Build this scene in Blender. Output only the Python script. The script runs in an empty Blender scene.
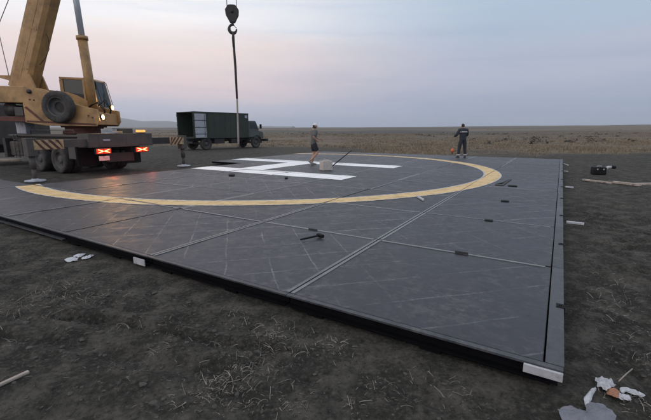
import bpy, bmesh, math, random
import numpy as np
from mathutils import Matrix, Vector

R = math.radians
random.seed(7)
np.random.seed(7)
scene = bpy.context.scene
col = scene.collection

# ------------------------------------------------------------------ camera
F_PX, PITCH, CAM_Z = 380.0, math.atan(80 / 380), 1.6
cam_data = bpy.data.cameras.new('camera')
cam_data.sensor_width = 36
cam_data.lens = 36 * F_PX / 651
cam_data.clip_start = 0.05
cam_data.clip_end = 30000
cam = bpy.data.objects.new('camera', cam_data)
cam.location = (0, 0, CAM_Z)
cam.rotation_euler = (R(90) - PITCH, 0, 0)
col.objects.link(cam)
scene.camera = cam

# ------------------------------------------------------------------ sky, sun, exposure
SUN_AZ, SUN_EL = R(215), R(7)          # azimuth measured clockwise from +Y: low, behind and to the left
world = bpy.data.worlds.new('World')
scene.world = world
world.use_nodes = True


def build_world():
    nt = world.node_tree
    N, L = nt.nodes, nt.links
    N.clear()
    out = N.new('ShaderNodeOutputWorld')
    sky = N.new('ShaderNodeTexSky')
    sky.sky_type = 'NISHITA'
    sky.sun_disc = False
    sky.sun_elevation = SUN_EL
    sky.sun_rotation = SUN_AZ
    sky.air_density = 1.2
    sky.dust_density = 2.0
    bg1 = N.new('ShaderNodeBackground')
    bg1.inputs[1].default_value = 0.06
    L.new(sky.outputs[0], bg1.inputs[0])
    tc = N.new('ShaderNodeTexCoord')
    sep = N.new('ShaderNodeSeparateXYZ')
    L.new(tc.outputs['Generated'], sep.inputs[0])

    def ramp(stops):
        r = N.new('ShaderNodeValToRGB')
        r.color_ramp.interpolation = 'EASE'
        e = r.color_ramp.elements
        while len(e) > 1:
            e.remove(e[0])
        for i, (p, c) in enumerate(stops):
            el = e[0] if i == 0 else e.new(p)
            el.position = p
            el.color = (*[(v / 255) ** 2.2 for v in c], 1)
        return r
    # thin cloud veil after sunset: z = sin(elevation)
    mp = N.new('ShaderNodeMapping')
    mp.inputs['Scale'].default_value = (1.6, 1.6, 13)
    L.new(tc.outputs['Generated'], mp.inputs[0])
    nz = N.new('ShaderNodeTexNoise')
    nz.inputs['Scale'].default_value = 1.7
    nz.inputs['Detail'].default_value = 5
    nz.inputs['Roughness'].default_value = 0.55
    L.new(mp.outputs[0], nz.inputs[0])
    off = N.new('ShaderNodeMath')
    off.operation = 'MULTIPLY_ADD'
    off.inputs[1].default_value = 0.07
    off.inputs[2].default_value = -0.035
    L.new(nz.outputs[0], off.inputs[0])
    zz = N.new('ShaderNodeMath')
    zz.operation = 'ADD'
    L.new(sep.outputs[2], zz.inputs[0])
    L.new(off.outputs[0], zz.inputs[1])
    left = ramp([(0.0, (170, 182, 204)), (0.045, (192, 192, 208)), (0.10, (228, 208, 209)), (0.165, (238, 221, 217)),
                 (0.25, (246, 244, 246)), (0.5, (240, 241, 246)), (1.0, (232, 235, 242))])
    right = ramp([(0.0, (138, 154, 178)), (0.05, (154, 166, 188)), (0.13, (172, 179, 198)), (0.27, (170, 188, 208)),
                  (0.5, (208, 216, 230)), (1.0, (232, 235, 242))])
    L.new(zz.outputs[0], left.inputs[0])
    L.new(zz.outputs[0], right.inputs[0])
    az = N.new('ShaderNodeMapRange')
    az.inputs['From Min'].default_value = -0.38
    az.inputs['From Max'].default_value = 0.42
    az.interpolation_type = 'SMOOTHSTEP'
    L.new(sep.outputs[0], az.inputs[0])
    mix = N.new('ShaderNodeMixRGB')
    L.new(az.outputs[0], mix.inputs[0])
    L.new(left.outputs[0], mix.inputs[1])
    L.new(right.outputs[0], mix.inputs[2])
    # soft cloud bars: pale where thick, bluer in the gaps
    mp2 = N.new('ShaderNodeMapping')
    mp2.inputs['Scale'].default_value = (2.2, 2.2, 26)
    mp2.inputs['Rotation'].default_value = (R(3), R(-4), 0)
    L.new(tc.outputs['Generated'], mp2.inputs[0])
    nz2 = N.new('ShaderNodeTexNoise')
    nz2.inputs['Scale'].default_value = 1.3
    nz2.inputs['Detail'].default_value = 7
    nz2.inputs['Roughness'].default_value = 0.58
    nz2.inputs['Distortion'].default_value = 0.4
    L.new(mp2.outputs[0], nz2.inputs[0])
    cl = ramp([(0.30, (240, 243, 247)), (0.5, (249, 249, 250)), (0.70, (255, 252, 249))])
    L.new(nz2.outputs[0], cl.inputs[0])
    mul = N.new('ShaderNodeMixRGB')
    mul.blend_type = 'MULTIPLY'
    mul.inputs[0].default_value = 1.0
    L.new(mix.outputs[0], mul.inputs[1])
    L.new(cl.outputs[0], mul.inputs[2])
    mix = mul
    bg2 = N.new('ShaderNodeBackground')
    bg2.inputs[1].default_value = 1.21
    L.new(mix.outputs[0], bg2.inputs[0])
    ms = N.new('ShaderNodeMixShader')
    ms.inputs[0].default_value = 0.93
    L.new(bg1.outputs[0], ms.inputs[1])
    L.new(bg2.outputs[0], ms.inputs[2])
    L.new(ms.outputs[0], out.inputs[0])


build_world()
sun_data = bpy.data.lights.new('sun', 'SUN')
sun_data.energy = 0.5
sun_data.angle = R(40)
sun_data.color = (1.0, 0.86, 0.78)
sun = bpy.data.objects.new('sun', sun_data)
sd = Vector((math.sin(SUN_AZ) * math.cos(R(14)), math.cos(SUN_AZ) * math.cos(R(14)), math.sin(R(14))))
sun.rotation_euler = sd.to_track_quat('Z', 'Y').to_euler()
col.objects.link(sun)

scene.view_settings.view_transform = 'Standard'
scene.view_settings.look = 'None'
scene.view_settings.gamma = 1
scene.view_settings.use_curve_mapping = False
scene.view_settings.exposure = 0.0
scene.cycles.volume_bounces = 1
scene.cycles.max_bounces = 8

# ------------------------------------------------------------------ helpers


def ray(px, py):
    u, v = (px - 325.5) / F_PX, -(py - 210) / F_PX
    return Vector((u, math.cos(PITCH) + v * math.sin(PITCH), -math.sin(PITCH) + v * math.cos(PITCH)))


def G(px, py, z=0.0):
    """point of the photograph that lies on the level surface z"""
    d = ray(px, py)
    t = (z - CAM_Z) / d.z
    return Vector((d.x * t, d.y * t, z))


class MB:
    """collects shapes; build() links them as one mesh object"""

    def __init__(self, mat=None):
        self.v, self.f, self.m, self.sm = [], [], [], []
        self.M = mat or Matrix.Identity(4)

    def add(self, vs, fs, mi=0, smooth=False):
        o = len(self.v)
        self.v += [tuple(self.M @ Vector(p)) for p in vs]
        self.f += [tuple(i + o for i in f) for f in fs]
        self.m += [mi] * len(fs)
        self.sm += [smooth] * len(fs)
        return self

    def box(self, lo, hi, mi=0, rot=None, at=None):
        (a, b, c), (d, e, f) = lo, hi
        vs = [(a, b, c), (d, b, c), (d, e, c), (a, e, c), (a, b, f), (d, b, f), (d, e, f), (a, e, f)]
        if rot is not None:
            ctr = Vector(at if at is not None else ((a + d) / 2, (b + e) / 2, (c + f) / 2))
            vs = [tuple(rot @ (Vector(p) - ctr) + ctr) for p in vs]
        return self.add(vs, [(0, 3, 2, 1), (4, 5, 6, 7), (0, 1, 5, 4), (1, 2, 6, 5), (2, 3, 7, 6), (3, 0, 4, 7)], mi)

    def prism(self, poly, y0, y1, mi=0, axis='y'):
        """poly in (x,z) extruded along y, or (x,y) along z"""
        n = len(poly)
        if axis == 'y':
            vs = [(x, y0, z) for x, z in poly] + [(x, y1, z) for x, z in poly]
        elif axis == 'x':
            vs = [(y0, x, z) for x, z in poly] + [(y1, x, z) for x, z in poly]
        else:
            vs = [(x, y, y0) for x, y in poly] + [(x, y, y1) for x, y in poly]
        fs = [tuple(range(n)), tuple(range(2 * n - 1, n - 1, -1))]
        fs += [(i, i + n, (i + 1) % n + n, (i + 1) % n) for i in range(n)]
        return self.add(vs, fs, mi)

    def tube(self, pts, rad, n=10, mi=0, cap=True, smooth=True):
        pts = [Vector(p) for p in pts]
        rads = rad if isinstance(rad, (list, tuple)) else [rad] * len(pts)
        vs, fs = [], []
        up = None
        for i, p in enumerate(pts):
            t = (pts[min(i + 1, len(pts) - 1)] - pts[max(i - 1, 0)]).normalized()
            if up is None:
                up = Vector((0, 0, 1)) if abs(t.z) < 0.9 else Vector((1, 0, 0))
            s = t.cross(up).normalized()
            up = s.cross(t).normalized()
            for k in range(n):
                a = 2 * math.pi * k / n
                vs.append(tuple(p + (s * math.cos(a) + up * math.sin(a)) * rads[i]))
        for i in range(len(pts) - 1):
            for k in range(n):
                fs.append((i * n + k, i * n + (k + 1) % n, (i + 1) * n + (k + 1) % n, (i + 1) * n + k))
        self.add(vs, fs, mi, smooth)
        if cap:
            self.add(vs[:n], [tuple(range(n - 1, -1, -1))], mi)
            self.add(vs[-n:], [tuple(range(n))], mi)
        return self

    def lathe(self, prof, ctr=(0, 0, 0), axis='y', n=32, mi=0, smooth=True, closed=False, lug=0.0):
        """prof: (radius, offset along axis)"""
        vs, fs = [], []
        m = len(prof)
        for k in range(n):
            a = 2 * math.pi * k / n
            for j, (r, h) in enumerate(prof):
                if lug and r > lug and k % 2:
                    r -= 0.018
                c, s = r * math.cos(a), r * math.sin(a)
                p = {'y': (c, h, s), 'z': (c, s, h), 'x': (h, c, s)}[axis]
                vs.append((p[0] + ctr[0], p[1] + ctr[1], p[2] + ctr[2]))
        for k in range(n):
            for j in range(m if closed else m - 1):
                a, b = k * m + j, k * m + (j + 1) % m
                c, d = ((k + 1) % n) * m + (j + 1) % m, ((k + 1) % n) * m + j
                fs.append((a, b, c, d))
        return self.add(vs, fs, mi, smooth)

    def build(self, name, mats, parent=None, bevel=0.0, seg=2):
        me = bpy.data.meshes.new(name)
        me.from_pydata(self.v, [], self.f)
        mats = mats if isinstance(mats, (list, tuple)) else [mats]
        for m in mats:
            me.materials.append(m)
        me.polygons.foreach_set('material_index', self.m)
        me.polygons.foreach_set('use_smooth', self.sm)
        bm = bmesh.new()
        bm.from_mesh(me)
        bmesh.ops.remove_doubles(bm, verts=bm.verts, dist=1e-5)
        bmesh.ops.recalc_face_normals(bm, faces=bm.faces)
        bm.to_mesh(me)
        bm.free()
        return link(name, me, parent, bevel, seg)


def link(name, me, parent=None, bevel=0.0, seg=2):
    o = bpy.data.objects.new(name, me)
    col.objects.link(o)
    o.parent = parent
    if bevel:
        b = o.modifiers.new('bevel', 'BEVEL')
        b.width = bevel
        b.segments = seg
        b.limit_method = 'ANGLE'
        b.angle_limit = R(40)
        b.harden_normals = False
    return o


def empty(name, loc, rz, label, cat, group=None):
    o = bpy.data.objects.new(name, None)
    col.objects.link(o)
    o.location = loc
    o.rotation_euler = (0, 0, rz)
    return tag(o, label, cat, group)


def tag(o, label, cat, group=None):
    o['label'] = label
    o['category'] = cat
    if group:
        o['group'] = group
    return o


def vnoise(x, y, seed=0):
    """smooth value noise on arrays"""
    xi, yi = np.floor(x).astype(np.int64), np.floor(y).astype(np.int64)
    xf, yf = x - xi, y - yi

    def h(a, b):
        n = (a * 374761393 + b * 668265263 + seed * 1442695041) & 0x7fffffff
        n = ((n ^ (n >> 13)) * 1274126177) & 0x7fffffff
        return ((n ^ (n >> 16)) & 0xffff) / 65535.0
    u, v = xf * xf * (3 - 2 * xf), yf * yf * (3 - 2 * yf)
    return (h(xi, yi) * (1 - u) + h(xi + 1, yi) * u) * (1 - v) + (h(xi, yi + 1) * (1 - u) + h(xi + 1, yi + 1) * u) * v


# ------------------------------------------------------------------ materials


def mat(name, base, rough=0.6, metal=0.0, vary=0.0, scale=4.0, dirt=None, dirt_amt=0.0, bump=0.0, bscale=60.0,
        emit=None, emit_s=0.0, spec=0.5, detail=5):
    m = bpy.data.materials.new(name)
    m.use_nodes = True
    nt = m.node_tree
    N, L = nt.nodes, nt.links
    b = N['Principled BSDF']
    b.inputs['Base Color'].default_value = (*base, 1)
    b.inputs['Roughness'].default_value = rough
    b.inputs['Metallic'].default_value = metal
    b.inputs['Specular IOR Level'].default_value = spec
    if emit:
        b.inputs['Emission Color'].default_value = (*emit, 1)
        b.inputs['Emission Strength'].default_value = emit_s
    tc = N.new('ShaderNodeTexCoord')
    if vary or dirt_amt:
        nz = N.new('ShaderNodeTexNoise')
        nz.inputs['Scale'].default_value = scale
        nz.inputs['Detail'].default_value = detail
        nz.inputs['Roughness'].default_value = 0.6
        L.new(tc.outputs['Object'], nz.inputs['Vector'])
        hs = N.new('ShaderNodeHueSaturation')
        hs.inputs['Color'].default_value = (*base, 1)
        mr = N.new('ShaderNodeMapRange')
        mr.inputs['From Min'].default_value = 0.3
        mr.inputs['From Max'].default_value = 0.7
        mr.inputs['To Min'].default_value = 1 - vary
        mr.inputs['To Max'].default_value = 1 + vary
        L.new(nz.outputs[0], mr.inputs[0])
        L.new(mr.outputs[0], hs.inputs['Value'])
        last = hs.outputs[0]
        if dirt_amt:
            n2 = N.new('ShaderNodeTexNoise')
            n2.inputs['Scale'].default_value = scale * 0.7
            n2.inputs['Detail'].default_value = 8
            n2.inputs['Roughness'].default_value = 0.7
            L.new(tc.outputs['Object'], n2.inputs['Vector'])
            m2 = N.new('ShaderNodeMapRange')
            m2.inputs['From Min'].default_value = 0.62 - 0.25 * dirt_amt
            m2.inputs['From Max'].default_value = 0.72
            L.new(n2.outputs[0], m2.inputs[0])
            mx = N.new('ShaderNodeMixRGB')
            mx.inputs[2].default_value = (*(dirt or (0.06, 0.05, 0.04)), 1)
            L.new(m2.outputs[0], mx.inputs[0])
            L.new(last, mx.inputs[1])
            last = mx.outputs[0]
            rr = N.new('ShaderNodeMapRange')
            rr.inputs['To Min'].default_value = rough
            rr.inputs['To Max'].default_value = min(1, rough + 0.3)
            L.new(m2.outputs[0], rr.inputs[0])
            L.new(rr.outputs[0], b.inputs['Roughness'])
        L.new(last, b.inputs['Base Color'])
    if bump:
        n3 = N.new('ShaderNodeTexNoise')
        n3.inputs['Scale'].default_value = bscale
        n3.inputs['Detail'].default_value = 4
        L.new(tc.outputs['Object'], n3.inputs['Vector'])
        bp = N.new('ShaderNodeBump')
        bp.inputs['Strength'].default_value = bump
        bp.inputs['Distance'].default_value = 0.01
        L.new(n3.outputs[0], bp.inputs['Height'])
        L.new(bp.outputs[0], b.inputs['Normal'])
    return m


def ground_material():
    m = bpy.data.materials.new('earth')
    m.use_nodes = True
    nt = m.node_tree
    N, L = nt.nodes, nt.links
    b = N['Principled BSDF']
    b.inputs['Roughness'].default_value = 0.95
    b.inputs['Specular IOR Level'].default_value = 0.15
    geo = N.new('ShaderNodeNewGeometry')

    def noise(sc, det=6, rough=0.6, stretch=None):
        n = N.new('ShaderNodeTexNoise')
        n.inputs['Scale'].default_value = sc
        n.inputs['Detail'].default_value = det
        n.inputs['Roughness'].default_value = rough
        if stretch:
            mp = N.new('ShaderNodeMapping')
            mp.inputs['Scale'].default_value = stretch
            L.new(geo.outputs['Position'], mp.inputs[0])
            L.new(mp.outputs[0], n.inputs['Vector'])
        else:
            L.new(geo.outputs['Position'], n.inputs['Vector'])
        return n

    def rng(src, a, c, lo=0.0, hi=1.0):
        r = N.new('ShaderNodeMapRange')
        r.inputs['From Min'].default_value = a
        r.inputs['From Max'].default_value = c
        r.inputs['To Min'].default_value = lo
        r.inputs['To Max'].default_value = hi
        L.new(src, r.inputs[0])
        return r.outputs[0]

    def mix(f, c1, c2):
        x = N.new('ShaderNodeMixRGB')
        L.new(f, x.inputs[0])
        for i, c in ((1, c1), (2, c2)):
            if isinstance(c, tuple):
                x.inputs[i].default_value = (*c, 1)
            else:
                L.new(c, x.inputs[i])
        return x.outputs[0]
    big, mid, fine = noise(0.5, 6), noise(3.5, 8, 0.68), noise(30, 8, 0.75)
    soil = mix(rng(big.outputs[0], 0.35, 0.68), (0.029, 0.028, 0.025), (0.058, 0.0555, 0.049))
    soil = mix(rng(mid.outputs[0], 0.46, 0.62), soil, (0.100, 0.094, 0.083))
    soil = mix(rng(fine.outputs[0], 0.52, 0.70, 0, 0.8), soil, (0.150, 0.141, 0.124))
    soil = mix(rng(fine.outputs[0], 0.47, 0.34, 0, 0.8), soil, (0.010, 0.010, 0.009))
    # dry steppe further out
    at = N.new('ShaderNodeAttribute')
    at.attribute_name = 'steppe'
    band = noise(0.05, 7, 0.62, (0.35, 1.0, 1.0))
    far = mix(rng(band.outputs[0], 0.35, 0.66), (0.105, 0.088, 0.068), (0.225, 0.180, 0.128))
    bn2 = noise(0.006, 6, 0.6, (0.35, 1.0, 1.0))
    far = mix(rng(bn2.outputs[0], 0.42, 0.58), far, (0.070, 0.071, 0.068))
    L.new(mix(at.outputs['Fac'], soil, far), b.inputs['Base Color'])
    ad = N.new('ShaderNodeMath')
    ad.operation = 'MULTIPLY_ADD'
    ad.inputs[1].default_value = 0.35
    L.new(fine.outputs[0], ad.inputs[0])
    L.new(mid.outputs[0], ad.inputs[2])
    bp = N.new('ShaderNodeBump')
    bp.inputs['Strength'].default_value = 1.0
    bp.inputs['Distance'].default_value = 0.07
    L.new(ad.outputs[0], bp.inputs['Height'])
    L.new(bp.outputs[0], b.inputs['Normal'])
    return m


def deck_material(name, base, rough, lines):
    """painted steel plate: scuffs, dust, and the pale diagonal stitch lines over the bracing"""
    m = bpy.data.materials.new(name)
    m.use_nodes = True
    nt = m.node_tree
    N, L = nt.nodes, nt.links
    b = N['Principled BSDF']
    tc = N.new('ShaderNodeTexCoord')
    oi = N.new('ShaderNodeObjectInfo')

    def math_(op, a, c=None, d=None):
        x = N.new('ShaderNodeMath')
        x.operation = op
        for i, s in enumerate((a, c, d)):
            if s is None:
                continue
            if isinstance(s, (int, float)):
                x.inputs[i].default_value = s
            else:
                L.new(s, x.inputs[i])
        return x.outputs[0]
    w = math_('MULTIPLY', oi.outputs['Random'], 80.0)

    def noise(sc, det=6, rough_=0.6, stretch=None, rot=0):
        n = N.new('ShaderNodeTexNoise')
        n.noise_dimensions = '4D'
        n.inputs['Scale'].default_value = sc
        n.inputs['Detail'].default_value = det
        n.inputs['Roughness'].default_value = rough_
        L.new(w, n.inputs['W'])
        src = tc.outputs['Object']
        if stretch:
            mp = N.new('ShaderNodeMapping')
            mp.inputs['Scale'].default_value = stretch
            mp.inputs['Rotation'].default_value = (0, 0, rot)
            L.new(src, mp.inputs[0])
            src = mp.outputs[0]
        L.new(src, n.inputs['Vector'])
        return n.outputs[0]

    def rng(src, a, c, lo=0.0, hi=1.0):
        r = N.new('ShaderNodeMapRange')
        r.inputs['From Min'].default_value = a
        r.inputs['From Max'].default_value = c
        r.inputs['To Min'].default_value = lo
        r.inputs['To Max'].default_value = hi
        L.new(src, r.inputs[0])
        return r.outputs[0]

    def mix(f, c1, c2):
        x = N.new('ShaderNodeMixRGB')
        L.new(f, x.inputs[0])
        for i, c in ((1, c1), (2, c2)):
            if isinstance(c, tuple):
                x.inputs[i].default_value = (*c, 1)
            else:
                L.new(c, x.inputs[i])
        return x.outputs[0]
    hs = N.new('ShaderNodeHueSaturation')
    hs.inputs['Color'].default_value = (*base, 1)
    L.new(rng(oi.outputs['Random'], 0, 1, 0.6, 1.55), hs.inputs['Value'])
    c = hs.outputs[0]
    cloud = noise(1.3, 6, 0.6)
    c = mix(rng(cloud, 0.42, 0.68, 0, 0.7), c, tuple(min(1, v * 1.9) for v in base))
    # fine brush streaks one way
    st = noise(1.0, 4, 0.6, (3, 60, 1), R(20))
    c = mix(rng(st, 0.6, 0.78, 0, 0.3), c, (0.17, 0.172, 0.18))
    linef = None
    mot = noise(5.0, 7, 0.65)
    sm = noise(11.0, 6, 0.7)
    smf = math_('MULTIPLY', rng(sm, 0.50, 0.60), rng(cloud, 0.40, 0.60))
    c = mix(math_('MULTIPLY', smf, 0.55), c, (0.115, 0.113, 0.112))
    dk = noise(7.0, 6, 0.7)
    c = mix(rng(dk, 0.44, 0.34, 0, 0.6), c, tuple(v * .35 for v in base))
    for an_, w_ in ((R(75), 0.30), (R(-38), 0.35), (R(118), 0.28)):
        s2 = noise(1.0, 3, 0.55, (1.6, 75, 1), an_)
        c = mix(rng(s2, 0.66, 0.74, 0, w_), c, (0.24, 0.24, 0.245))
    c = mix(rng(mot, 0.5, 0.70, 0, 0.75), c, tuple(min(1, v * 2.3) for v in base))
    c = mix(rng(mot, 0.48, 0.3, 0, 0.45), c, tuple(v * .45 for v in base))
    if lines:
        sp = N.new('ShaderNodeSeparateXYZ')
        L.new(tc.outputs['Object'], sp.inputs[0])
        for sgn, strength, sc in ((1, 0.85, 1.3), (-1, 0.45, 1.7)):
            q = math_('MULTIPLY_ADD', sp.outputs[1], float(sgn), sp.outputs[0])
            wob = math_('MULTIPLY', noise(1.6, 4), 0.11)
            q = math_('ADD', q, wob)
            q = math_('DIVIDE', q, 0.673)
            fr = math_('ABSOLUTE', math_('SUBTRACT', math_('FRACT', math_('ADD', q, 0.23)), 0.5))
            line = rng(fr, 0.026, 0.006)
            brk = math_('MULTIPLY', rng(noise(sc, 5, 0.65), 0.43, 0.58), rng(noise(22, 4, 0.7), 0.38, 0.55, 0.3, 1))
            per = rng(math_('FRACT', math_('MULTIPLY', oi.outputs['Random'], 17.3 if sgn > 0 else 29.1)), 0.15, 0.8, 0.25, 1)
            fac = math_('MULTIPLY', math_('MULTIPLY', line, brk), math_('MULTIPLY', per, strength))
            c = mix(fac, c, (0.22, 0.22, 0.225))
            linef = fac if linef is None else math_('MAXIMUM', linef, fac)
    grit = noise(55, 3, 0.7)
    c = mix(rng(grit, 0.62, 0.8, 0, 0.5), c, (0.14, 0.138, 0.135))
    # dried mud and boot dust
    mud = noise(2.2, 8, 0.72)
    mudf = rng(mud, 0.57, 0.72, 0, 0.6)
    c = mix(mudf, c, (0.085, 0.083, 0.082))
    L.new(c, b.inputs['Base Color'])
    rr = math_('ADD', rng(cloud, 0.3, 0.7, rough - 0.08, rough + 0.1), math_('MULTIPLY', mudf, 0.25))
    rr = math_('ADD', rr, rng(mot, 0.35, 0.65, -0.08, 0.10))
    if linef is not None:
        rr = math_('MULTIPLY_ADD', linef, -0.45, rr)
    L.new(rr, b.inputs['Roughness'])
    b.inputs['Specular IOR Level'].default_value = 0.45 if lines else 0.5
    hgt = math_('MULTIPLY_ADD', noise(1.7, 3), 1.0, math_('MULTIPLY', grit, 0.03))
    bp = N.new('ShaderNodeBump')
    bp.inputs['Strength'].default_value = 0.5
    bp.inputs['Distance'].default_value = 0.02
    L.new(hgt, bp.inputs['Height'])
    L.new(bp.outputs[0], b.inputs['Normal'])
    return m


M_EARTH = ground_material()
M_PLATE = deck_material('dark_steel_plate', (0.024, 0.0255, 0.034), 0.52, True)
M_RIM = deck_material('worn_steel_rim', (0.10, 0.104, 0.112), 0.34, False)
M_EDGE = deck_material('grey_edge_plate', (0.032, 0.036, 0.043), 0.48, False)
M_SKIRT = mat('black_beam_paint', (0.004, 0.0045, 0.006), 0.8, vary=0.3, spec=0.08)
M_FLANGE_LIT = mat('lit_beam_flange', (0.07, 0.075, 0.085), 0.5, vary=0.3, spec=0.4)
M_GALV = mat('pale_plate', (0.42, 0.43, 0.46), 0.5, vary=0.15, scale=12, dirt=(0.15, 0.15, 0.15), dirt_amt=0.4)
M_YELLOW = mat('yellow_deck_paint', (0.66, 0.47, 0.22), 0.6, vary=0.10, scale=5, dirt=(0.30, 0.23, 0.13), dirt_amt=0.55, detail=9)
M_WHITE = mat('white_deck_paint', (0.86, 0.87, 0.89), 0.5, vary=0.05, scale=3, dirt=(0.45, 0.44, 0.44), dirt_amt=0.3)
M_LINE = mat('thin_white_line', (0.55, 0.55, 0.56), 0.6, vary=0.25, scale=14, dirt=(0.15, 0.15, 0.15), dirt_amt=0.8)
M_BLACK = mat('black_rubber', (0.008, 0.008, 0.009), 0.7, vary=0.3, scale=20, spec=0.2)
M_TYRE = mat('tyre_rubber', (0.028, 0.028, 0.03), 0.85, vary=0.35, scale=8, dirt=(0.09, 0.08, 0.07), dirt_amt=0.8)
M_RIMW = mat('wheel_rim_paint', (0.06, 0.06, 0.062), 0.6, vary=0.3, scale=10, dirt=(0.1, 0.085, 0.07), dirt_amt=0.6)
M_CRANE = mat('crane_ochre_paint', (0.36, 0.21, 0.082), 0.45, vary=0.18, scale=2.2, dirt=(0.16, 0.10, 0.05), dirt_amt=0.6)
M_PRIMER_SHADE = mat('primer_and_shade_red', (0.10, 0.035, 0.025), 0.7, vary=0.3, scale=6)  # primer red that also serves as painted shade on the crane
M_CHASSIS = mat('chassis_dark_grey', (0.060, 0.056, 0.054), 0.65, vary=0.25, scale=3, dirt=(0.10, 0.088, 0.075), dirt_amt=0.7)
M_CHBLK = mat('chassis_black', (0.02, 0.02, 0.022), 0.7, vary=0.3, scale=5, dirt=(0.06, 0.05, 0.045), dirt_amt=0.5)
M_GREYBOX = mat('pale_blue_grey_box', (0.36, 0.39, 0.44), 0.55, vary=0.12, scale=6, dirt=(0.16, 0.15, 0.14), dirt_amt=0.5)
M_STRIPE_L = mat('stripe_cream', (0.42, 0.30, 0.16), 0.6, vary=0.2, scale=10, dirt_amt=0.4)
M_STRIPE_D = mat('stripe_dark_red', (0.07, 0.022, 0.018), 0.6, vary=0.2, scale=10)
M_CHROME = mat('cylinder_rod', (0.46, 0.50, 0.55), 0.45, metal=0.3, vary=0.05)
M_ROPE = mat('steel_rope', (0.10, 0.10, 0.105), 0.55, metal=0.5, vary=0.2, scale=80)
M_HOOK = mat('hook_steel', (0.035, 0.032, 0.032), 0.5, metal=0.3, vary=0.3, scale=12)
M_SLINGD = mat('dark_sling', (0.045, 0.04, 0.042), 0.85, vary=0.3, scale=20)
M_SLINGL = mat('pale_sling', (0.26, 0.24, 0.22), 0.85, vary=0.2, scale=20)
M_OLIVE = mat('truck_dark_green', (0.022, 0.036, 0.026), 0.55, vary=0.2, scale=1.5, dirt=(0.05, 0.05, 0.042), dirt_amt=0.4)
M_TRUCKCAB = mat('truck_cab_green', (0.075, 0.09, 0.085), 0.45, vary=0.15, scale=2, dirt_amt=0.3)
M_DARKIN = mat('van_interior', (0.02, 0.02, 0.02), 0.9, vary=0.2)
M_PANEL = mat('pale_door_lining', (0.36, 0.38, 0.43), 0.55, vary=0.1, scale=3, dirt_amt=0.2)
M_SKIN = mat('skin', (0.38, 0.22, 0.15), 0.55, vary=0.08, scale=20)
M_HAIR = mat('dark_hair', (0.015, 0.012, 0.010), 0.7, vary=0.2, scale=60)
M_TOP = mat('grey_top', (0.10, 0.105, 0.105), 0.85, vary=0.18, scale=9, bump=1.0, bscale=14)
M_SHORTS = mat('black_shorts', (0.014, 0.016, 0.024), 0.85, vary=0.25, scale=9, bump=1.0, bscale=14)
M_CAP = mat('white_cap', (0.70, 0.71, 0.74), 0.8, vary=0.05, scale=20)
M_OVER = mat('dark_workwear', (0.020, 0.026, 0.036), 0.85, vary=0.25, scale=8, bump=1.0, bscale=14)
M_REFL = mat('reflective_tape', (0.55, 0.57, 0.60), 0.4, vary=0.1, scale=20)
M_SHOE = mat('shoe_dark', (0.03, 0.028, 0.028), 0.7, vary=0.2)
M_SHOEL = mat('shoe_pale', (0.22, 0.21, 0.20), 0.7, vary=0.2)
M_ORANGE = mat('orange_plastic', (0.60, 0.14, 0.05), 0.45, vary=0.1, scale=15)
M_CONC = mat('pale_block', (0.42, 0.40, 0.37), 0.85, vary=0.15, scale=14, bump=0.4)
M_WOOD = mat('weathered_wood', (0.36, 0.31, 0.27), 0.8, vary=0.25, scale=9, dirt_amt=0.35, bump=0.3)
M_PAPER = mat('white_scrap', (0.46, 0.48, 0.52), 0.7, vary=0.12, scale=25, dirt=(0.25, 0.24, 0.23), dirt_amt=0.4)
M_CLOTH = mat('grey_cloth', (0.17, 0.18, 0.21), 0.9, vary=0.15, scale=15, bump=0.5, bscale=90)
M_BROWN = mat('brown_card', (0.33, 0.16, 0.10), 0.8, vary=0.2, scale=12)
M_STRAW = mat('dry_straw', (0.27, 0.245, 0.215), 0.85, vary=0.35, scale=3)
M_GRASS = mat('dry_grass', (0.205, 0.163, 0.112), 0.9, vary=0.4, scale=0.35)
M_CLOD = mat('soil_clod', (0.062, 0.059, 0.052), 0.95, vary=0.35, scale=9, bump=0.6)
M_HILL = mat('far_hills', (0.11, 0.10, 0.085), 0.95, vary=0.15, scale=0.004)
M_RED = mat('tail_lens', (0.5, 0.02, 0.01), 0.3, emit=(1.0, 0.05, 0.015), emit_s=0.6)
M_REDHOT = mat('tail_bulb', (1, 0.6, 0.3), 0.3, emit=(1.0, 0.42, 0.13), emit_s=6.0)
M_AMBER = mat('amber_lens', (0.6, 0.25, 0.05), 0.3, emit=(1.0, 0.42, 0.10), emit_s=1.2)
M_AMBERU = mat('amber_beacon', (0.45, 0.16, 0.03), 0.3)
M_WORKL = mat('work_lamp', (1, 0.8, 0.5), 0.3, emit=(1.0, 0.50, 0.16), emit_s=14.0)
M_PLATEN = mat('number_plate', (0.5, 0.5, 0.5), 0.5, vary=0.25, scale=30, dirt_amt=0.5)


def glass_material():
    m = mat('cab_glass', (0.05, 0.06, 0.065), 0.06, spec=0.6)
    b = m.node_tree.nodes['Principled BSDF']
    b.inputs['Transmission Weight'].default_value = 0.45
    b.inputs['IOR'].default_value = 1.3
    b.inputs['Base Color'].default_value = (0.10, 0.115, 0.12, 1)
    return m


M_GLASS = glass_material()

# ------------------------------------------------------------------ layout of the deck
TH = R(148.6)
U = Vector((math.cos(TH), math.sin(TH), 0))            # along the front edge, away to the left
NB = Vector((math.sin(TH), -math.cos(TH), 0))          # along the right edge, away from the camera
DECK_Z = 0.15
CORNER = Vector((1.46, 2.07, 0))
PITCH_P = 2.02
OA, OB = 0.108, 0.05            # width of the edge strips on the right and front


def D(a, b, z=0.0):
    return CORNER + U * a + NB * b + Vector((0, 0, z))


def AB(p):
    q = Vector((p.x, p.y, 0)) - CORNER
    return q.dot(U), q.dot(NB)


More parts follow.
